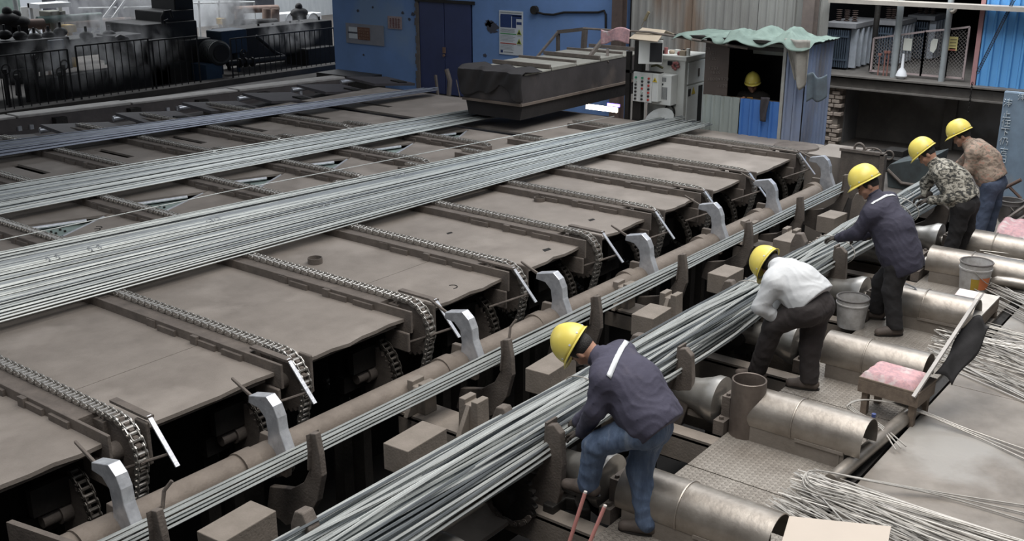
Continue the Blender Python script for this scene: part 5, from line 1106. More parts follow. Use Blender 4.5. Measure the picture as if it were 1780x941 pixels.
# pipe with valves
t = thing('valve_pipe', (19, 22, .4), 'dark horizontal pipe with hand wheel valve behind the fence', 'pipe')
q = MB(); q.tube([at(395, 110, Y=22.1), at(440, 106, Y=22.1), at(495, 100, Y=22.1)], .075, 12); q.tube([at(445, 62, Y=22.3), at(480, 92, Y=22.2), at(495, 98, Y=22.1)], .045, 8)
for x in (415, 425, 437): p_ = at(x, 109-(x-415)*.08, Y=22.1); q.tube([p_, p_+Vector((.05, 0, 0))], .12, 14)
q.build('pipe', mill, t)
c = at(423, 92, Y=22.1); q = MB(); q.tube([(c.x+.08*math.cos(a), 22.1, c.z+.09*math.sin(a)) for a in np.linspace(0, 2*math.pi, 16, endpoint=False)], .015, 6, closed=True); q.cyl((c.x, 22.1, c.z), (c.x, 22.1, c.z-.22), .03, 8); q.build('hand_wheel', mill, t)
for x, y in ((112, 112), (105, 125), (60, 95), (10, 120), (30, 130)):
    t = thing('valve', at(x, y+12, Y=22.1), 'dark valve with round hand wheel behind the fence, %s' % {112: 'second from the stand', 105: 'lower right of the left group', 60: 'under the left trough', 10: 'at the left edge', 30: 'next to the left edge'}[x], 'valve')
    c = at(x, y, Y=22.1); q = MB(); q.cyl((c.x, 22.15, 0), (c.x, 22.15, c.z-.3), .035, 8); q.tube([(c.x+.09*math.cos(a), 22.1, c.z+.1*math.sin(a)) for a in np.linspace(0, 2*math.pi, 14, endpoint=False)], .016, 6, closed=True); q.cyl((c.x, 22.15, c.z), (c.x, 22.15, c.z-.35), .04, 8); q.build('wheel', mill, t)
# legs and hoses hanging below trough
q = MB()
for x in (82, 70, 115, 38): q.tube([at(x, 85, Y=22.9), at(x-8, 120, Y=22.9), at(x-6, 165, Y=22.7)], .06, 8)
q.build('drain_pipes', mill, loc=at(80, 150, Y=22.8), label='dark drain pipes bending down below the left trough', cat='pipe')
# overhead pipework and platform behind with bright pieces
steelb = mat('pale_pipe', (.55, .56, .55), (.4, .42, .42), .5)  # pale grey base colour for far rails and uprights
grn2 = mat('green_pipe', (.10, .16, .14), (.07, .1, .09), .6)
rustb = mat('rust_beam', (.22, .16, .13), (.15, .1, .085), .8)
def pb(p, q_, Y, r, m, label, nm='pipe', cat='pipe'):
    a, b = at(*p, Y=Y), at(*q_, Y=Y); q = MB(); q.cyl(a, b, r, 10)
    lo = a if a.z < b.z else b
    if lo.z > .05: q.cyl((lo.x, lo.y+.01, 0), (lo.x, lo.y+.01, lo.z), min(r, .04), 6)
    q.build(nm, m, loc=a, label=label, cat=cat)
pb((65, 35), (175, 27), 27, .10, grn2, 'green horizontal pipe before the white board')
pb((-10, 43), (75, 40), 26, .12, rustb, 'rust brown beam at the upper left', 'beam', 'beam')
pb((60, 43), (250, 36), 28, .13, rustb, 'long rust brown beam behind the green pipe', 'beam', 'beam')
pb((136, 14), (202, 13), 29, .03, steelb, 'thin bright rail left of the ladder', 'rail', 'rail'); pb((215, 13), (278, 11), 29, .03, steelb, 'thin bright rail right of the ladder', 'rail', 'rail'); pb((335, 5), (442, 3), 29, .03, steelb, 'thin bright rail behind the steam', 'rail', 'rail')
t = thing('ladder', at(180, 50, Y=28), 'slanted bright metal ladder behind the steam', 'ladder')
q = MB(); q.beam(at(203, 0, Y=28), at(160, 57, Y=28), .04, .06); q.beam(at(218, 0, Y=28), at(172, 64, Y=28), .04, .06)
for k in range(4): q.beam(at(192-k*10, 12+k*13, Y=28), at(204-k*10, 14+k*13, Y=28), .03, .03)
q.build('rails', mat('bright_ladder', (.75, .75, .74), (.65, .65, .65), .4), t, smooth=False)
tb_ = MB(); a, b = at(36, 12, Y=30), at(75, 40, Y=30); tb_.box((a.x, 30, b.z), (b.x, 30.05, a.z)); tb_.box((a.x+.1, 30.01, 0), (a.x+.16, 30.04, b.z)); tb_.box((b.x-.16, 30.01, 0), (b.x-.1, 30.04, b.z)); nb_ = tb_.build('notice_board', mat('white_board', (.72, .72, .70), (.66, .66, .64), .6), smooth=False, label='white notice board with faint red lettering at the upper left', cat='board')
for k in range(5): q = MB(); q.box((a.x+.2, 29.985, a.z-.12-k*.13), (b.x-.3-.1*(k % 2), 29.998, a.z-.085-k*.13)); q.build('text_line', mat('faint_red', (.55, .38, .38)), nb_, smooth=False)
# fluorescent-like bright canopy, yellow box, window panels, air conditioners
tb_ = MB(); a, b = at(68, 7, Y=27), at(125, 11, Y=27); tb_.box((a.x, 27, b.z), (b.x, 27.6, a.z)); tb_.box((a.x, 27.5, 0), (a.x+.08, 27.58, a.z)); tb_.box((b.x-.08, 27.5, 0), (b.x, 27.58, a.z)); tb_.build('white_canopy', mat('white_canopy', (.85, .87, .88), (.8, .8, .8), .5), smooth=False, label='white slatted canopy at the upper left', cat='canopy')
mb_(118, 44, 134, 55, 27, .4, 'small yellow box under the brown beam', mat('yellow_box', (.50, .33, .08), (.4, .26, .06)), 'yellow_box', .01, 'box')
mb_(386, 32, 394, 42, 27, .3, 'small yellow item in the steam', MATS['yellow_box'], 'yellow_box', .01, 'box')
mb_(88, 20, 116, 33, 27.5, .6, 'olive drab box above the green pipe', mat('olive_box', (.15, .15, .12), (.1, .1, .08)), 'olive_box', .02, 'box')
acm = mat('ac_white', (.85, .86, .86), (.8, .8, .8), .5)
for k, (x0, x1) in enumerate(((485, 527), (528, 560))):
    a, b = at(x0, 24, Y=29), at(x1, 46, Y=29); t = thing('outdoor_unit', ((a.x+b.x)/2, 29, b.z), 'white outdoor cooling unit on the bright wall, %s one' % ('left', 'right')[k], 'cooling unit')
    q = MB(); q.box((a.x, 29, b.z), (b.x, 29.5, a.z)); q.box((a.x+.05, 29.1, 0), (a.x+.12, 29.4, b.z)); q.box((b.x-.12, 29.1, 0), (b.x-.05, 29.4, b.z)); q.build('case', acm, t, smooth=False, bevel=.02)
    c = (a+b)/2; q = MB(); q.tube([(c.x+.25*math.cos(s_), 28.98, c.z+.25*math.sin(s_)) for s_ in np.linspace(0, 2*math.pi, 20, endpoint=False)], .02, 6, closed=True); q.build('fan_guard', mat('guard_grey', (.35, .36, .37)), t)
# window band of far building and platform girders
mb_(410, -25, 478, 15, 30, .2, 'dark window band of the far building', mat('far_window', (.05, .05, .06), (.03, .03, .04), .3), 'window_band', .01, 'window')
pb((405, 17), (482, 14), 28, .12, rustb, 'dark girder under the far windows', 'girder', 'girder'); pb((410, 40), (480, 38), 27, .12, mill, 'black girder behind the blue casing', 'girder', 'girder')
for k, x in enumerate((415, 463, 478)): pb((x, 15), (x+1, 60), 27.5, .14, rustb, 'rust brown post under the far girder, %s from the left' % ORD[k].replace('nearest', 'first'), 'post', 'post')
pb((345, 0), (347, 40), 29, .04, steelb, 'thin bright upright left of the far window', 'upright', 'post'); pb((380, 0), (381, 40), 29, .04, steelb, 'thin bright upright in the steam', 'upright', 'post')
pb((25, -5), (36, 60), 28, .06, steelb, 'pale leaning upright at the upper left', 'upright', 'post'); pb((45, 60), (58, 42), 27, .03, steelb, 'thin pale brace, left leg', 'brace', 'brace'); pb((72, 60), (54, 42), 27, .03, steelb, 'thin pale brace, right leg', 'brace', 'brace')
# valves on top of the trough (silhouettes)
q = MB()
for x, y in ((8, 60), (35, 62), (60, 65), (85, 62), (105, 55), (190, 60), (150, 62), (520, 42), (505, 50), (450, 55), (475, 55), (555, 42)):
    c = at(x, y, Y=23.3); q.ellip(c, (.16, .15, .11), 10, 6); q.cyl(c, c+Vector((0, 0, .22)), .03, 6)
q.build('trough_fittings', mill, loc=at(200, 60, Y=23.3), kind='stuff', label='dark fittings crowded along the top of the mill troughs', cat='fittings')
for k, (x, y) in enumerate(((14, 33), (30, 38), (520, 22))):
    t = MB(); c = at(x, y, Y=25.5); t.ellip(c, (.32, .2, .16), 14, 8); t.ellip(c+Vector((0, 0, .18)), (.12, .1, .12), 12, 6); t.box((c.x-.2, c.y-.1, 0), (c.x+.2, c.y+.1, c.z-.05)); t.build('motor_casing', mill, label=('dark motor at the far upper left', 'dark motor beside the upper-left beam', 'hazy motor before the white cooling units')[k], cat='motor')
# ================================================================ steam
def steam(c, r, dens, seed, label):
    m = bpy.data.materials.new('steam'); m.use_nodes = True; nt = m.node_tree; N = nt.nodes; L = nt.links; N.remove(N['Principled BSDF'])
    v = N.new('ShaderNodeVolumePrincipled'); v.inputs['Color'].default_value = (.9, .9, .92, 1); v.inputs['Anisotropy'].default_value = .2
    tc = N.new('ShaderNodeTexCoord'); n = N.new('ShaderNodeTexNoise'); n.inputs['Scale'].default_value = 2.2; n.inputs['Detail'].default_value = 5; n.inputs['Distortion'].default_value = .6
    mp_ = N.new('ShaderNodeMapping'); mp_.inputs['Location'].default_value = (seed*3.1, seed, 0); mp_.inputs['Scale'].default_value = (1.6, 1.6, .9); L.new(tc.outputs['Object'], mp_.inputs[0]); L.new(mp_.outputs[0], n.inputs['Vector'])
    ln = N.new('ShaderNodeVectorMath'); ln.operation = 'LENGTH'; dv = N.new('ShaderNodeVectorMath'); dv.operation = 'DIVIDE'; dv.inputs[1].default_value = r; L.new(tc.outputs['Object'], dv.inputs[0]); L.new(dv.outputs[0], ln.inputs[0])
    fo = N.new('ShaderNodeMapRange'); fo.inputs[1].default_value = 1; fo.inputs[2].default_value = .3; fo.inputs[3].default_value = 0; fo.inputs[4].default_value = 1; L.new(ln.outputs['Value'], fo.inputs[0])
    mr = N.new('ShaderNodeMapRange'); mr.inputs[1].default_value = .45; mr.inputs[2].default_value = .72; mr.inputs[3].default_value = 0; mr.inputs[4].default_value = dens; L.new(n.outputs['Fac'], mr.inputs[0])
    mu = N.new('ShaderNodeMath'); mu.operation = 'MULTIPLY'; L.new(fo.outputs[0], mu.inputs[0]); L.new(mr.outputs[0], mu.inputs[1]); L.new(mu.outputs[0], v.inputs['Density']); L.new(v.outputs[0], N['Material Output'].inputs['Volume'])
    q = MB(); q.ellip(c, r, 20, 12); o = q.build('steam', m, loc=c, label=label, cat='steam', kind='stuff')
steam(at(235, 24, Y=25.2), (2.4, .7, 1.1), 6, 1, 'white steam cloud left of the mill stand')
steam(at(392, 32, Y=25.2), (1.2, .6, 1.1), 8, 2, 'rising steam plume right of the mill stand')
steam(at(170, 95, Y=22.2), (2.6, .45, .8), 2.5, 3, 'thin haze before the mill fence at the left')
steam(at(505, 55, Y=22.5), (1.1, .4, .6), 3, 4, 'thin haze above the right mill trough')
# ================================================================ people: smooth implicit surfaces meshed with surface nets
V = lambda *a: np.array(a, float)
def nz(v): v = np.array(v, float); return v/np.linalg.norm(v)
class Sdf:
    def __init__(s, h): s.p = []; s.h = h; s.cut = []; s.fold = None
    def cap(s, a, b, ra, rb, k=.03): s.p.append(('c', np.array(a, float), np.array(b, float), ra, rb, k)); return s
    def ell(s, c, r, M=None, k=.03): s.p.append(('e', np.array(c, float), np.array(r, float), np.eye(3) if M is None else M, 0, k)); return s
    def plane(s, p, n): s.cut.append((np.array(p, float), nz(n))); return s   # removes the side the normal points to
    def d(s, q, pr):
        if pr[0] == 'c':
            _, a, b, ra, rb, k = pr; ab = b-a; t = np.clip(((q-a)@ab)/max(1e-9, ab@ab), 0, 1)
            return np.linalg.norm(q-a-t[..., None]*ab, axis=-1)-(ra+(rb-ra)*t)
        _, c, r, M, _, k = pr; l = (q-c)@M; k1 = np.linalg.norm(l/r, axis=-1); k2 = np.linalg.norm(l/(r*r), axis=-1)+1e-9
        return k1*(k1-1)/k2
    def ev(s, q):
        g = np.full(q.shape[:-1], 9.)
        for pr in s.p: g = s.smin(g, s.d(q, pr), pr[5])
        return s.fin(g, q)
    @staticmethod
    def smin(a, b, k):
        h = np.maximum(k-np.abs(a-b), 0)/k; return np.minimum(a, b)-h*h*k*.25
    def fin(s, g, q):
        if s.fold:
            am, fr, sd = s.fold; x, y, z = q[..., 0]*fr, q[..., 1]*fr, q[..., 2]*fr
            w = np.sin(x*1.3+2.2*np.sin(z*.8+sd)+y*.7)*np.sin(z*1.9+1.7*np.sin(y*1.1+x*.6+sd)); w2 = np.sin(y*2.9+x*2.1+3*np.sin(z*1.3+sd*2)); w3 = 1-np.abs(np.sin(z*2.1+x*1.7+2.6*np.sin(y*1.2+sd)+1.5*np.sin(x*1.9)))
            g = g+am*(.8*w+.35*w2-1.3*w3**3)
        for p, n in s.cut: g = np.maximum(g, (q-p)@n)
        return g
    def mesh(s):
        lo = np.min([np.minimum(p[1]-max(p[3], p[4]), p[2]-max(p[3], p[4])) if p[0] == 'c' else p[1]-p[2].max() for p in s.p], axis=0)-.05
        hi = np.max([np.maximum(p[1]+max(p[3], p[4]), p[2]+max(p[3], p[4])) if p[0] == 'c' else p[1]+p[2].max() for p in s.p], axis=0)+.05
        h = s.h; n = np.ceil((hi-lo)/h).astype(int)+1
        G = np.full(n, .5); ax = [lo[i]+h*np.arange(n[i]) for i in range(3)]
        for pr in s.p:
            if pr[0] == 'c': r = max(pr[3], pr[4])+pr[5]+2*h; a = np.minimum(pr[1], pr[2])-r; b = np.maximum(pr[1], pr[2])+r
            else: r = pr[2].max()+pr[5]+2*h; a = pr[1]-r; b = pr[1]+r
            i0 = np.clip(((a-lo)/h).astype(int), 0, n); i1 = np.clip(((b-lo)/h).astype(int)+2, 0, n)
            sl = tuple(slice(i0[k], i1[k]) for k in range(3))
            q = np.stack(np.meshgrid(ax[0][sl[0]], ax[1][sl[1]], ax[2][sl[2]], indexing='ij'), -1)
            G[sl] = s.smin(G[sl], s.d(q, pr), pr[5])
        q = np.stack(np.meshgrid(*ax, indexing='ij'), -1); G = s.fin(G, q)
        ins = G < 0; c = [x-1 for x in n]; cnt = np.zeros(c); acc = np.zeros((*c, 3))
        off = [(0,0,0),(1,0,0),(0,1,0),(1,1,0),(0,0,1),(1,0,1),(0,1,1),(1,1,1)]
        def sub(A, o): return A[o[0]:o[0]+c[0], o[1]:o[1]+c[1], o[2]:o[2]+c[2]]
        for i in range(8):
            for j in range(i+1, 8):
                if sum(abs(off[i][t]-off[j][t]) for t in range(3)) != 1: continue
                a, b = sub(G, off[i]), sub(G, off[j]); m = (a < 0) != (b < 0); t = np.where(m, a/(a-b+1e-12), 0); cnt += m
                for k in range(3): acc[..., k] += np.where(m, off[i][k]+t*(off[j][k]-off[i][k]), 0)
        act = cnt > 0; idx = -np.ones(c, int); idx[act] = np.arange(act.sum())
        ijk = np.argwhere(act); P = lo+h*(ijk+acc[act]/cnt[act][:, None]); F = []
        for axn in range(3):
            A = np.moveaxis(ins, axn, 0); m = A[:-1] != A[1:]; I = np.moveaxis(idx, axn, 0)
            u, v, w = np.nonzero(m[:, 1:-1, 1:-1]); v += 1; w += 1
            a, b, d_, e = I[u, v-1, w-1], I[u, v, w-1], I[u, v, w], I[u, v-1, w]
            fl = A[u, v, w] ^ (axn == 1)
            F.append(np.where(fl[:, None], np.stack([a, b, d_, e], 1), np.stack([a, e, d_, b], 1)))
        F = np.concatenate(F); return P, F[(F >= 0).all(1)]
    def build(s, name, m, parent, label=None):
        P, F = s.mesh(); off = np.array(wloc(parent)) if parent else np.zeros(3)
        me = bpy.data.meshes.new(name); me.from_pydata((P-off).tolist(), [], F.tolist()); me.materials.append(m)
        me.polygons.foreach_set('use_smooth', [True]*len(me.polygons)); me.update()
        o = bpy.data.objects.new(name, me); COL.objects.link(o); o.parent = parent
        if label: o['label'] = label
        q = o.modifiers.new('sm', 'SMOOTH'); q.iterations = 2; q.factor = .5
        return o
skin = mat('skin', (.42, .23, .155), (.33, .17, .115), .55, 0, 20, .05, 80)
hair = mat('black_hair', (.012, .010, .009), (.02, .016, .014), .6, 0, 60, .6, 200)
helm = mat('yellow_helmet', (.80, .67, .15), (.72, .58, .11), .32, 0, 3, c3=(.66, .53, .10))
helmin = mat('helmet_lining', (.3, .28, .22), (.2, .18, .14), .8)
navyj = mat('navy_work_jacket', (.066, .062, .095), (.040, .038, .062), .85, 0, 5, .7, 14, c3=(.095, .085, .105))
navyd = mat('dark_blue_jacket', (.045, .043, .068), (.03, .028, .045), .85, 0, 5, .4, 25, c3=(.06, .055, .075))
jean = mat('blue_jeans', (.12, .17, .26), (.055, .08, .14), .85, 0, 9, .4, 40, c3=(.17, .21, .28), stretch=(3, 3, .7))
jean2 = mat('faded_jeans', (.10, .13, .20), (.06, .08, .13), .85, 0, 6, .4, 40)
blackt = mat('black_trousers', (.022, .020, .021), (.013, .012, .013), .85, 0, 5, .4, 25)
brownt = mat('dark_brown_trousers', (.038, .030, .029), (.022, .018, .018), .85, 0, 5, .4, 25)
shirtm = mat('white_jersey', (.58, .59, .60), (.50, .51, .52), .8, 0, 3, .35, 18)
shoem = mat('dusty_shoe', (.11, .085, .07), (.055, .045, .04), .7, 0, 9, .3, 40)
glovem = mat('grimy_glove', (.075, .06, .05), (.035, .03, .026), .9, 0, 14, .5, 60)
reflm = mat('reflective_tape', (.70, .72, .74), (.62, .64, .66), .35)
def camo(name, cols, sc=16, st=(1, 1, 1.8)):
    m = bpy.data.materials.new(name); m.use_nodes = True; nt = m.node_tree; N = nt.nodes; L = nt.links; b = N['Principled BSDF']; b.inputs['Roughness'].default_value = .85
    tc = N.new('ShaderNodeTexCoord'); mp = N.new('ShaderNodeMapping'); mp.inputs['Scale'].default_value = st; L.new(tc.outputs['Object'], mp.inputs[0])
    n = N.new('ShaderNodeTexNoise'); n.inputs['Scale'].default_value = sc; n.inputs['Detail'].default_value = 2; n.inputs['Distortion'].default_value = .8; L.new(mp.outputs[0], n.inputs['Vector'])
    r = N.new('ShaderNodeValToRGB'); r.color_ramp.interpolation = 'CONSTANT'; e = r.color_ramp.elements
    e[0].position = 0; e[0].color = (*cols[0], 1); e[1].position = .42; e[1].color = (*cols[1], 1)
    for p, c in zip((.5, .58), cols[2:]): q = e.new(p); q.color = (*c, 1)
    L.new(n.outputs['Fac'], r.inputs[0]); L.new(r.outputs[0], b.inputs['Base Color'])
    bp = N.new('ShaderNodeBump'); bp.inputs['Strength'].default_value = .4; nb = N.new('ShaderNodeTexNoise'); nb.inputs['Scale'].default_value = 25; L.new(tc.outputs['Object'], nb.inputs['Vector']); L.new(nb.outputs['Fac'], bp.inputs['Height']); L.new(bp.outputs[0], b.inputs['Normal'])
    return m
camo1 = camo('grey_camouflage', [(.03, .03, .028), (.09, .085, .07), (.26, .24, .20), (.36, .34, .29)], 20)
camo2 = camo('tan_camouflage', [(.16, .12, .095), (.24, .185, .14), (.30, .235, .185), (.33, .20, .15)], 14)
def frame_from(f, up):
    f = nz(f); r = nz(np.cross(f, nz(up))); u = np.cross(r, f); return np.stack([r, f, u], 1)   # columns right, forward, up
def helmet(par, c, M, s=1.):
    q = MB(); nA, nB = 40, 14; c = np.array(c); prof = []
    def W(x, y, z): p = c+M@V(x, y, z)*s; return tuple(p)
    def pt(a, t, o=0):
        rx, ry = .118+o, .142+o; ca, sa = math.cos(a), math.sin(a); z = .150*math.sin(t)
        k = math.cos(t)**.85; x, y = rx*k*ca, ry*k*sa
        ridge = .010*math.exp(-(x/.028)**2)*(1 if t > .35 else t/.35)
        return W(x, y, .035+z*(1+o)+ridge)
    vs = [pt(2*math.pi*i/nA, math.pi/2*j/nB) for j in range(nB) for i in range(nA)]+[pt(0, math.pi/2*.999)]
    fs = [(j*nA+i, j*nA+(i+1) % nA, (j+1)*nA+(i+1) % nA, (j+1)*nA+i) for j in range(nB-1) for i in range(nA)]+[((nB-1)*nA+i, (nB-1)*nA+(i+1) % nA, nB*nA) for i in range(nA)]
    q.add(vs, fs)
    # brim
    def br(a, w):
        ca, sa = math.cos(a), math.sin(a); f = max(0, sa)**2; e = w*(.009+.034*f)
        return W((.118+e)*ca, (.142+e)*sa, .035-w*(.012+.012*f))
    rings = [[br(2*math.pi*i/nA, w) for i in range(nA)] for w in (0, .5, 1)]; vs = sum(rings, [])
    q.add(vs, [(j*nA+(i+1) % nA, j*nA+i, (j+1)*nA+i, (j+1)*nA+(i+1) % nA) for j in range(2) for i in range(nA)])
    o = q.build('helmet', helm, par, solid=.004)
    q = MB(); q.tube([W(.112*math.cos(a), .136*math.sin(a), .035-.006) for a in np.linspace(0, 2*math.pi, 24, endpoint=False)], .006*s, 5, closed=True); q.build('helmet_band', helmin, o)
    q = MB()
    for a in (.35, 1.2, 2.0, 2.8, 3.7, 4.4, 5.2, 6.0):
        p = Vector(pt(a, .12, .003)); p2 = Vector(pt(a, .12, .0)); q.tube([p2-(p-p2)*.3, p+(p-p2)*.3], .007*s, 10)
    q.build('helmet_rivet', MATS['white_paper'], o, kind='stuff')
    return o
def hand(sd, w, d, palm_n, sgn, curl=1., r=.0095):
    """fingers leave the palm along d; palm faces palm_n; thumb on side sgn"""
    d = nz(d); n = nz(np.array(palm_n)-d*np.dot(palm_n, d)); sx = np.cross(d, n)*sgn
    pc = w+d*.05; M = np.stack([sx, d, n], 1); sd.ell(pc, (.042, .055, .018), M, .012); sd.cap(w-d*.02, w+d*.03, .026, .028, .02)
    for i, L in enumerate((.075, .084, .078, .062)):
        b = w+d*.085+sx*(.031-.0205*i); a = .35*curl; dd = d; p = b
        for j, seg in enumerate((.45, .32, .26)):
            a2 = a*(j+.6)*1.25; dd = d*math.cos(a2)+n*math.sin(a2); p2 = p+dd*L*seg; sd.cap(p, p2, r*(1-.08*j), r*(.94-.08*j), .004); p = p2
    b = w+d*.03+sx*.034; t1 = b+nz(d*.6+sx*.8+n*.25)*.035; t2 = t1+nz(d*.85+sx*.25+n*.5)*.03; t3 = t2+nz(d*.8+n*.7)*.024
    sd.cap(b, t1, .013, .0115, .008); sd.cap(t1, t2, .0115, .0105, .004); sd.cap(t2, t3, .0105, .009, .004)
def person(name_label, base, J, f, up, top, topname, legs, shoes=shoem, gloves=True, fold=.005, hairy=True, seated=False, curl=1.2, sc=1., headlook=None, legsc=1., belly=1., hem=.14):
    """J: pelvis, neck, head, sh (2), el (2), wr (2), hip (2), kn (2), an (2); index 0 is the camera side"""
    t = thing('person', base, name_label, 'person'); J = {k: [np.array(a, float) for a in v] if isinstance(v, list) else np.array(v, float) for k, v in J.items()}
    P, Nk, Hc = J['pelvis'], J['neck'], J['head']; M = frame_from(f, up); R_, F_, U_ = M[:, 0], M[:, 1], M[:, 2]; sp = nz(Nk-P)
    # --- body
    b = Sdf(.0075)
    b.ell(Hc+U_*.01-F_*.01, (.074, .094, .098), M, .03); b.ell(Hc+F_*.03-U_*.065, (.05, .055, .05), M, .04); b.ell(Hc+F_*.088-U_*.03, (.012, .02, .024), M, .015)
    b.cap(Hc+F_*.098-U_*.045-R_*.0, Hc+F_*.078-U_*.012, .011, .008, .01); b.ell(Hc+F_*.078+U_*.012, (.05, .018, .010), M, .02)
    b.cap(Hc+F_*.082-U_*.068-R_*.018, Hc+F_*.082-U_*.068+R_*.018, .0085, .0085, .006); b.ell(Hc+F_*.07-U_*.10, (.022, .02, .016), M, .02)
    for s_ in (-1, 1): b.ell(Hc+R_*s_*.078-U_*.02-F_*.015, (.010, .018, .03), M, .008); b.ell(Hc+R_*s_*.03+F_*.082-U_*.006, (.012, .007, .007), M, .004); b.ell(Hc+R_*s_*.045+F_*.055-U_*.04, (.025, .02, .02), M, .03)
    b.cap(Nk, Hc-U_*.05-F_*.02, .058, .052, .04)
    b.cap(P, Nk-sp*.18, .09, .10, .08)
    for i in (0, 1):
        b.cap(Nk-sp*.08, J['sh'][i]-sp*.02, .04, .045, .04); b.cap(J['sh'][i], J['el'][i], .048, .038, .03); b.cap(J['el'][i], J['wr'][i], .038, .026, .02)
        b.cap(P, J['hip'][i], .09, .085, .05); b.cap(J['hip'][i], J['kn'][i], .078, .052, .04); b.cap(J['kn'][i], J['an'][i], .05, .035, .03)
        b.cap(J['an'][i], J['an'][i]+V(0, 0, -.045)+nz(J['toe'][i])*.10, .03, .02, .02)
        if not gloves:
            hd = J['hd'][i] if 'hd' in J else nz(J['wr'][i]-J['el'][i]); hand(b, J['wr'][i], hd, J['pn'][i], -1 if i else 1, curl)
    b.build('body', skin, t)
    # --- eyes brows
    q = MB()
    for s_ in (-1, 1): q.ellip(Hc+R_*s_*.03+F_*.087-U_*.006, (.008, .006, .006), 8, 6)
    q.build('eyes', holem, t); q = MB()
    for s_ in (-1, 1): q.tube([Hc+R_*s_*.014+F_*.093+U_*.012, Hc+R_*s_*.032+F_*.09+U_*.018, Hc+R_*s_*.05+F_*.076+U_*.014], .004, 5)
    q.build('eyebrows', hair, t)
    # --- hair
    if hairy:
        hs = Sdf(.008); hs.ell(Hc+U_*.02-F_*.018, (.083, .098, .098), M); hs.plane(Hc+F_*.03-U_*.02, F_-U_*.25) ; hs.plane(Hc-U_*.055, -U_); hs.build('hair', hair, t)
    helmet(t, Hc+U_*.012, M, 1.06)
    # --- trousers
    l = Sdf(.010); l.fold = (fold*.9, 17, hash_(name_label)); hw = J['hip'][1]-J['hip'][0]
    l.cap(P-hw*.25+sp*.06, P+hw*.25+sp*.06, .125*legsc, .125*legsc, .05); l.cap(J['hip'][0]-sp*.02, J['hip'][1]-sp*.02, .12*legsc, .12*legsc, .05)
    l.ell(P, (.13, .14, .12), None, .05)
    for i in (0, 1):
        kn, an = J['kn'][i], J['an'][i]; l.cap(J['hip'][i], kn, .112*legsc, .082*legsc, .04); l.cap(kn, an, .08*legsc, .070*legsc, .03); l.plane(an+V(0, 0, -.015), (0, 0, -1)) if i == 0 and abs(J['an'][0][2]-J['an'][1][2]) < .02 else None
    l.plane(P+sp*.14, sp)
    l.build('trousers', legs, t)
    # --- shoes
    for i in (0, 1):
        an = J['an'][i]; td = nz(J['toe'][i]); s2 = Sdf(.007); h = an+V(0, 0, -.035)
        s2.cap(h-td*.04, h+td*.06, .050, .048, .02); s2.cap(h+td*.05+V(0, 0, -.004), h+td*.155+V(0, 0, -.014), .047, .040, .02); s2.cap(an+V(0, 0, .03), h, .045, .045, .02); s2.plane(an+V(0, 0, -.078), (0, 0, -1)); s2.plane(an+V(0, 0, .04), (0, 0, 1)); sho = s2.build('shoe', shoes, t)
        q = MB(); q.lathe([(0, -.012), (1, -.012), (1, .008), (0, .008)], (0, 0, 0), n=20); side = np.cross(td, V(0, 0, 1))
        q.v = [tuple(an+V(0, 0, -.078)+td*(.05+v[0]*.145)+side*v[1]*.047+V(0, 0, v[2])) for v in q.v]; q.build('sole', darkframe, sho)
        if gloves:
            g_ = Sdf(.0045); hd = nz(J['hd'][i]) if 'hd' in J else nz(J['wr'][i]-J['el'][i]); hand(g_, J['wr'][i], hd, J['pn'][i], -1 if i else 1, curl, .0115); g_.cap(J['wr'][i]-hd*.06, J['wr'][i], .038, .032, .015); g_.build('glove', glovem, t)
    # --- top
    j = Sdf(.010); j.fold = (fold, 15, hash_(name_label)+1.7); sv = J['sh'][1]-J['sh'][0]; mid = (J['sh'][0]+J['sh'][1])/2
    for i, s_ in ((0, -1), (1, 1)):
        sh, el, wr = J['sh'][i], J['el'][i], J['wr'][i]
        j.cap(sh-sv*.22*s_*1., P+hw*.32*s_, .118, .128*belly, .07); j.cap(sh-sv*.12*s_, sh, .085, .078, .05); j.cap(sh, el, .086, .068, .045); j.cap(el, wr-nz(wr-el)*.02, .067, .049, .03)
    j.cap(mid-sp*.05, P, .125, .13*belly, .08)
    bk = np.cross(sv, sp); bk = nz(bk if bk[2] > 0 else -bk); mb2 = (mid+P)/2+bk*.05; j.cap(mid-sp*.06+bk*.02, mb2, .13, .14, .08); j.cap(mb2, P, .14*belly, .13*belly, .08); j.cap(mid, Nk+sp*.0, .10, .075, .05); j.cap(Nk-sp*.03, Nk+nz(Hc-Nk)*.045, .08, .068, .04)
    j.cap(P+sp*.05-hw*.3, P+sp*.05+hw*.3, .135*belly, .135*belly, .06); j.cap(P-sp*hem*.6-hw*.35, P-sp*hem*.6+hw*.35, .14*belly**.6, .14*belly**.6, .06)
    j.plane(P-sp*hem, -sp)
    top_ = j.build(topname, top, t)
    q = MB(); c0 = Nk+nz(Hc-Nk)*.075; an_ = nz(Hc-Nk); u = nz(np.cross(an_, V(1, .2, .1))); v = np.cross(an_, u); q.tube([c0+(u*math.cos(a)+v*math.sin(a))*.062 for a in np.linspace(0, 2*math.pi, 20, endpoint=False)], .011, 6, closed=True); q.build('collar', top, t)
    return t, j, top_
def hash_(s): return (sum(ord(c)*(i+1) for i, c in enumerate(s)) % 628)/100
def strip(par, sdf, A, B, out, w, name='reflective_stripe', n=26, m=reflm, off=.004):
    A, B, out, w = np.array(A), np.array(B), nz(out), np.array(w); rows = []
    for i in range(n+1):
        for s_ in (-.5, .5):
            p = A+(B-A)*i/n+w*s_+out*.35
            for _ in range(60):
                d = float(sdf.ev(p[None])[0])
                if d < off: break
                p = p-out*max(d-off*.5, .002)*.8
            rows.append(tuple(p+out*.002))
    q = MB(); q.add(rows, [(2*i, 2*i+1, 2*i+3, 2*i+2) for i in range(n)]); return q.build(name, m, par, solid=.004)
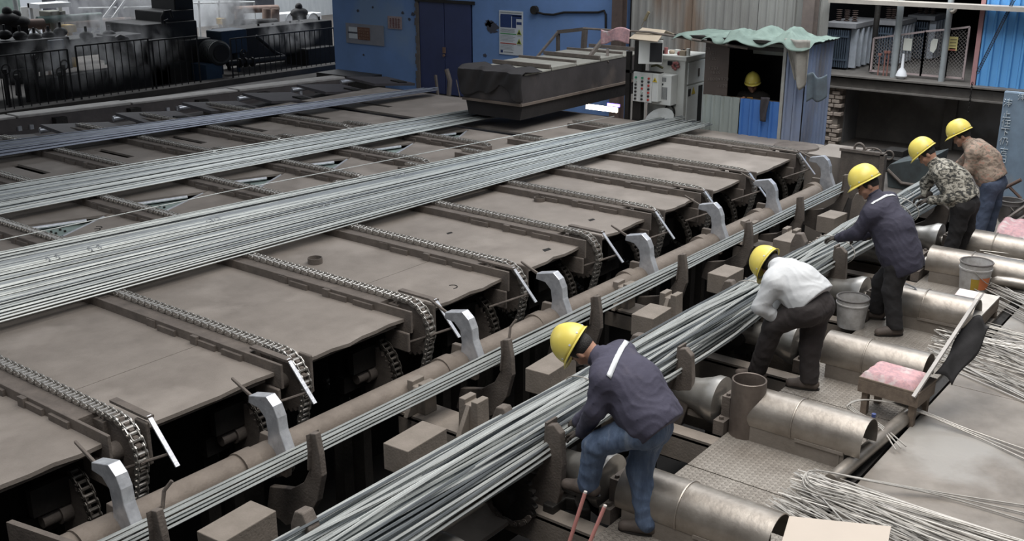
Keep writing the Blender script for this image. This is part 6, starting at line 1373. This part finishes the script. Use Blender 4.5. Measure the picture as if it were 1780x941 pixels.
A_ = lambda px, py, X: np.array(at(px, py, X=X))
# worker 1 -- nearest, navy jacket and jeans
J = dict(pelvis=A_(1127, 718, 5.45), neck=A_(1050, 625, 5.45), head=A_(1010, 606, 5.42), sh=[A_(1050, 660, 5.26), A_(1082, 615, 5.62)], el=[A_(1035, 712, 5.22), A_(1052, 690, 5.72)],
         wr=[A_(1012, 752, 5.42), A_(1003, 735, 5.68)], hip=[A_(1118, 744, 5.35), A_(1134, 735, 5.55)], kn=[A_(1036, 772, 5.28), A_(1112, 815, 5.48)], an=[A_(1022, 840, 5.30), V(5.45, 3.07, .085)],
         toe=[V(-.15, 1, 0), V(-.3, .7, 0)], hd=[V(.1, .9, -.35), V(-.1, .9, -.4)], pn=[V(0, -.3, -1), V(0, -.3, -1)])
w1, s1, _ = person('worker bending forward in navy jacket with white shoulder stripe and blue jeans', (5.45, 3.3, 0), J, (.16, .48, -.86), (-.3, .8, .5), navyj, 'jacket', jean, fold=.0045, belly=1.22, legsc=1.04)
strip(w1, s1, A_(1054, 683, 5.30), A_(1090, 594, 5.62), (-.45, -.35, .8), np.array(A_(1061, 640, 5.45)-A_(1053, 637, 5.45)))
# worker 2 -- white jersey
J = dict(pelvis=A_(1407, 516, 8.25), neck=A_(1355, 464, 8.27), head=A_(1342, 463, 8.36), sh=[A_(1345, 492, 8.06), A_(1375, 468, 8.42)], el=[A_(1322, 533, 8.0), A_(1355, 515, 8.5)],
         wr=[A_(1352, 560, 8.1), A_(1350, 535, 8.45)], hip=[A_(1400, 538, 8.14), A_(1420, 528, 8.34)], kn=[A_(1345, 566, 8.12), A_(1408, 605, 8.3)], an=[V(8.18, 3.58, .085), V(8.28, 3.14, .085)],
         toe=[V(-.2, 1, 0), V(-.2, .6, 0)], hd=[V(.5, .3, .2), V(-.1, .9, -.3)], pn=[V(.2, .6, -.4), V(0, -.3, -1)])
J['wr'][0] = J['el'][0]+nz(A_(1356, 558, 8.12)-J['el'][0])*.25
w2, s2_, _ = person('worker stooping low in plain white long-sleeved jersey and dark brown trousers', (8.25, 3.4, 0), J, (-.1, .35, -.92), (.1, .9, .4), shirtm, 'jersey', brownt, fold=.004, gloves=True, hem=.06, legsc=1.12, belly=1.12)
# worker 3 -- dark jacket, white stripe
J = dict(pelvis=A_(1565, 440, 10.12), neck=A_(1524, 345, 10.12), head=A_(1508, 322, 10.1), sh=[A_(1515, 372, 9.93), A_(1545, 350, 10.3)], el=[A_(1490, 405, 9.93), A_(1540, 385, 10.42)],
         wr=[A_(1466, 412, 10.15), A_(1500, 412, 10.42)], hip=[A_(1562, 455, 10.02), A_(1570, 448, 10.22)], kn=[A_(1550, 505, 9.98), A_(1532, 490, 10.28)], an=[V(9.98, 2.98, .085), V(10.32, 3.28, .085)],
         toe=[V(-.7, .8, 0), V(-.3, 1, 0)], hd=[V(.2, .9, -.2), V(0, .9, -.3)], pn=[V(0, -.2, -1), V(0, -.3, -1)])
J['wr'][0] = J['el'][0]+nz(A_(1462, 412, 10.0)-J['el'][0])*.25
w3, s3, _ = person('worker leaning over in dark blue jacket with pale shoulder stripe and black trousers', (10.1, 3.15, 0), J, (-.35, .75, -.52), (0, .5, .85), navyd, 'jacket', blackt, fold=.004, hem=.2, legsc=1.08, belly=1.27)
strip(w3, s3, A_(1514, 362, 9.93), A_(1556, 343, 10.25), (-.3, -.1, .9), np.array(A_(1530, 352, 10.1)-A_(1528, 344, 10.1)))
# worker 4 -- grey camouflage
X4 = 12.55
J = dict(pelvis=A_(1672, 342, X4), neck=A_(1628, 288, X4), head=A_(1610, 268, X4), sh=[A_(1640, 303, X4-.17), A_(1637, 290, X4+.17)], el=[A_(1650, 345, X4-.25), A_(1610, 318, X4+.2)],
         wr=[A_(1616, 348, X4-.2), A_(1607, 340, X4+.1)], hip=[A_(1672, 355, X4-.1), A_(1680, 352, X4+.1)], kn=[A_(1665, 395, X4-.1), A_(1680, 395, X4+.12)], an=[V(X4-.12, 3.22, .085), V(X4+.15, 3.2, .085)],
         toe=[V(-.3, .8, 0), V(-.2, 1, 0)], hd=[V(0, .9, -.2), V(-.1, .9, -.4)], pn=[V(0, -.2, -1), V(0, -.3, -1)])
w4, _, _ = person('worker in grey camouflage jacket and black trousers pulling the wire tie', (X4, 3.4, 0), J, (-.25, .65, -.68), (0, .6, .8), camo1, 'camouflage_jacket', blackt, fold=.005, hem=.08, legsc=1.08, belly=1.08)
# worker 5 -- tan camouflage
X5 = 13.75
J = dict(pelvis=A_(1722, 305, X5), neck=A_(1687, 252, X5), head=A_(1671, 236, X5), sh=[A_(1693, 267, X5-.16), A_(1700, 255, X5+.16)], el=[A_(1683, 296, X5-.2), A_(1672, 285, X5+.2)],
         wr=[A_(1660, 318, X5-.15), A_(1650, 310, X5+.1)], hip=[A_(1722, 318, X5-.1), A_(1730, 315, X5+.1)], kn=[A_(1715, 355, X5-.1), A_(1728, 352, X5+.12)], an=[V(X5-.12, 3.2, .085), V(X5+.15, 3.15, .085)],
         toe=[V(-.3, .8, 0), V(-.2, 1, 0)], hd=[V(0, .9, -.2), V(-.1, .9, -.4)], pn=[V(0, -.2, -1), V(0, -.3, -1)])
w5, _, _ = person('farthest worker at the bundle in tan camouflage jacket and faded blue jeans', (X5, 3.4, 0), J, (-.2, .8, -.5), (0, .55, .85), camo2, 'camouflage_jacket', jean2, fold=.004, hem=.08, legsc=1.04, belly=1.08)
# operator in the cabin
X6 = 16.25; hd6 = A_(1308, 147, X6); hz = hd6[2]; cy = hd6[1]
pz = .62
J = dict(pelvis=V(X6+.12, cy+.0, hz-.66), neck=V(X6+.06, cy, hz-.17), head=hd6, sh=[V(X6+.05, cy+.19, hz-.22), V(X6+.08, cy-.19, hz-.22)], el=[V(X6-.06, cy+.24, hz-.44), V(X6-.02, cy-.25, hz-.46)],
         wr=[V(X6-.22, cy+.10, hz-.27), V(X6-.22, cy-.1, hz-.5)], hip=[V(X6+.1, cy+.1, hz-.68), V(X6+.1, cy-.1, hz-.68)], kn=[V(X6-.28, cy+.12, hz-.66), V(X6-.28, cy-.12, hz-.66)], an=[V(X6-.25, cy+.12, hz-1.05), V(X6-.25, cy-.12, hz-1.05)],
         toe=[V(-1, 0, 0), V(-1, 0, 0)], hd=[V(-.2, -.2, .4), V(-.4, .3, -.1)], pn=[V(-.3, -.9, 0), V(0, 0, -1)])
darkj = mat('dark_brown_jacket', (.028, .022, .018), (.016, .013, .011), .9)
w6, s6, _ = person('seated operator in yellow helmet, dark jacket and orange shirt inside the cabin', (X6, cy, hz-1.13), J, (-.9, -.42, -.12), (-.1, 0, .99), darkj, 'jacket', blackt, gloves=False, fold=.004, hem=.1)
strip(w6, s6, V(X6, cy+.0, hz-.2), V(X6, cy+.0, hz-.48), (-1, 0, .1), V(0, .10, 0), 'orange_shirt', 12, mat('orange_shirt', (.62, .30, .06), (.5, .24, .05), .8))
st_ = thing('operator_stool', (X6+.12, cy, 0), 'dark stool under the cabin operator', 'stool')
q = MB(); q.box((X6-.08, cy-.2, hz-.84), (X6+.3, cy+.2, hz-.78)); q.build('seat', darkframe, st_, smooth=False)
for a, b in ((-.05, -.17), (-.05, .14), (.24, -.17), (.24, .14)): q = MB(); q.box((X6+a, cy+b, 0), (X6+a+.03, cy+b+.03, hz-.84)); q.build('leg', darkframe, st_, smooth=False)
q = MB(); q.box((cx+.04, yR+.05, zs_-.08), (cx+.30, yL-.1, zs_-.04)); q.build('cabin_desk', wood, loc=(cx+.1, yM, zs_-.08), smooth=False, label='narrow wooden desk board inside the cabin window', cat='desk')
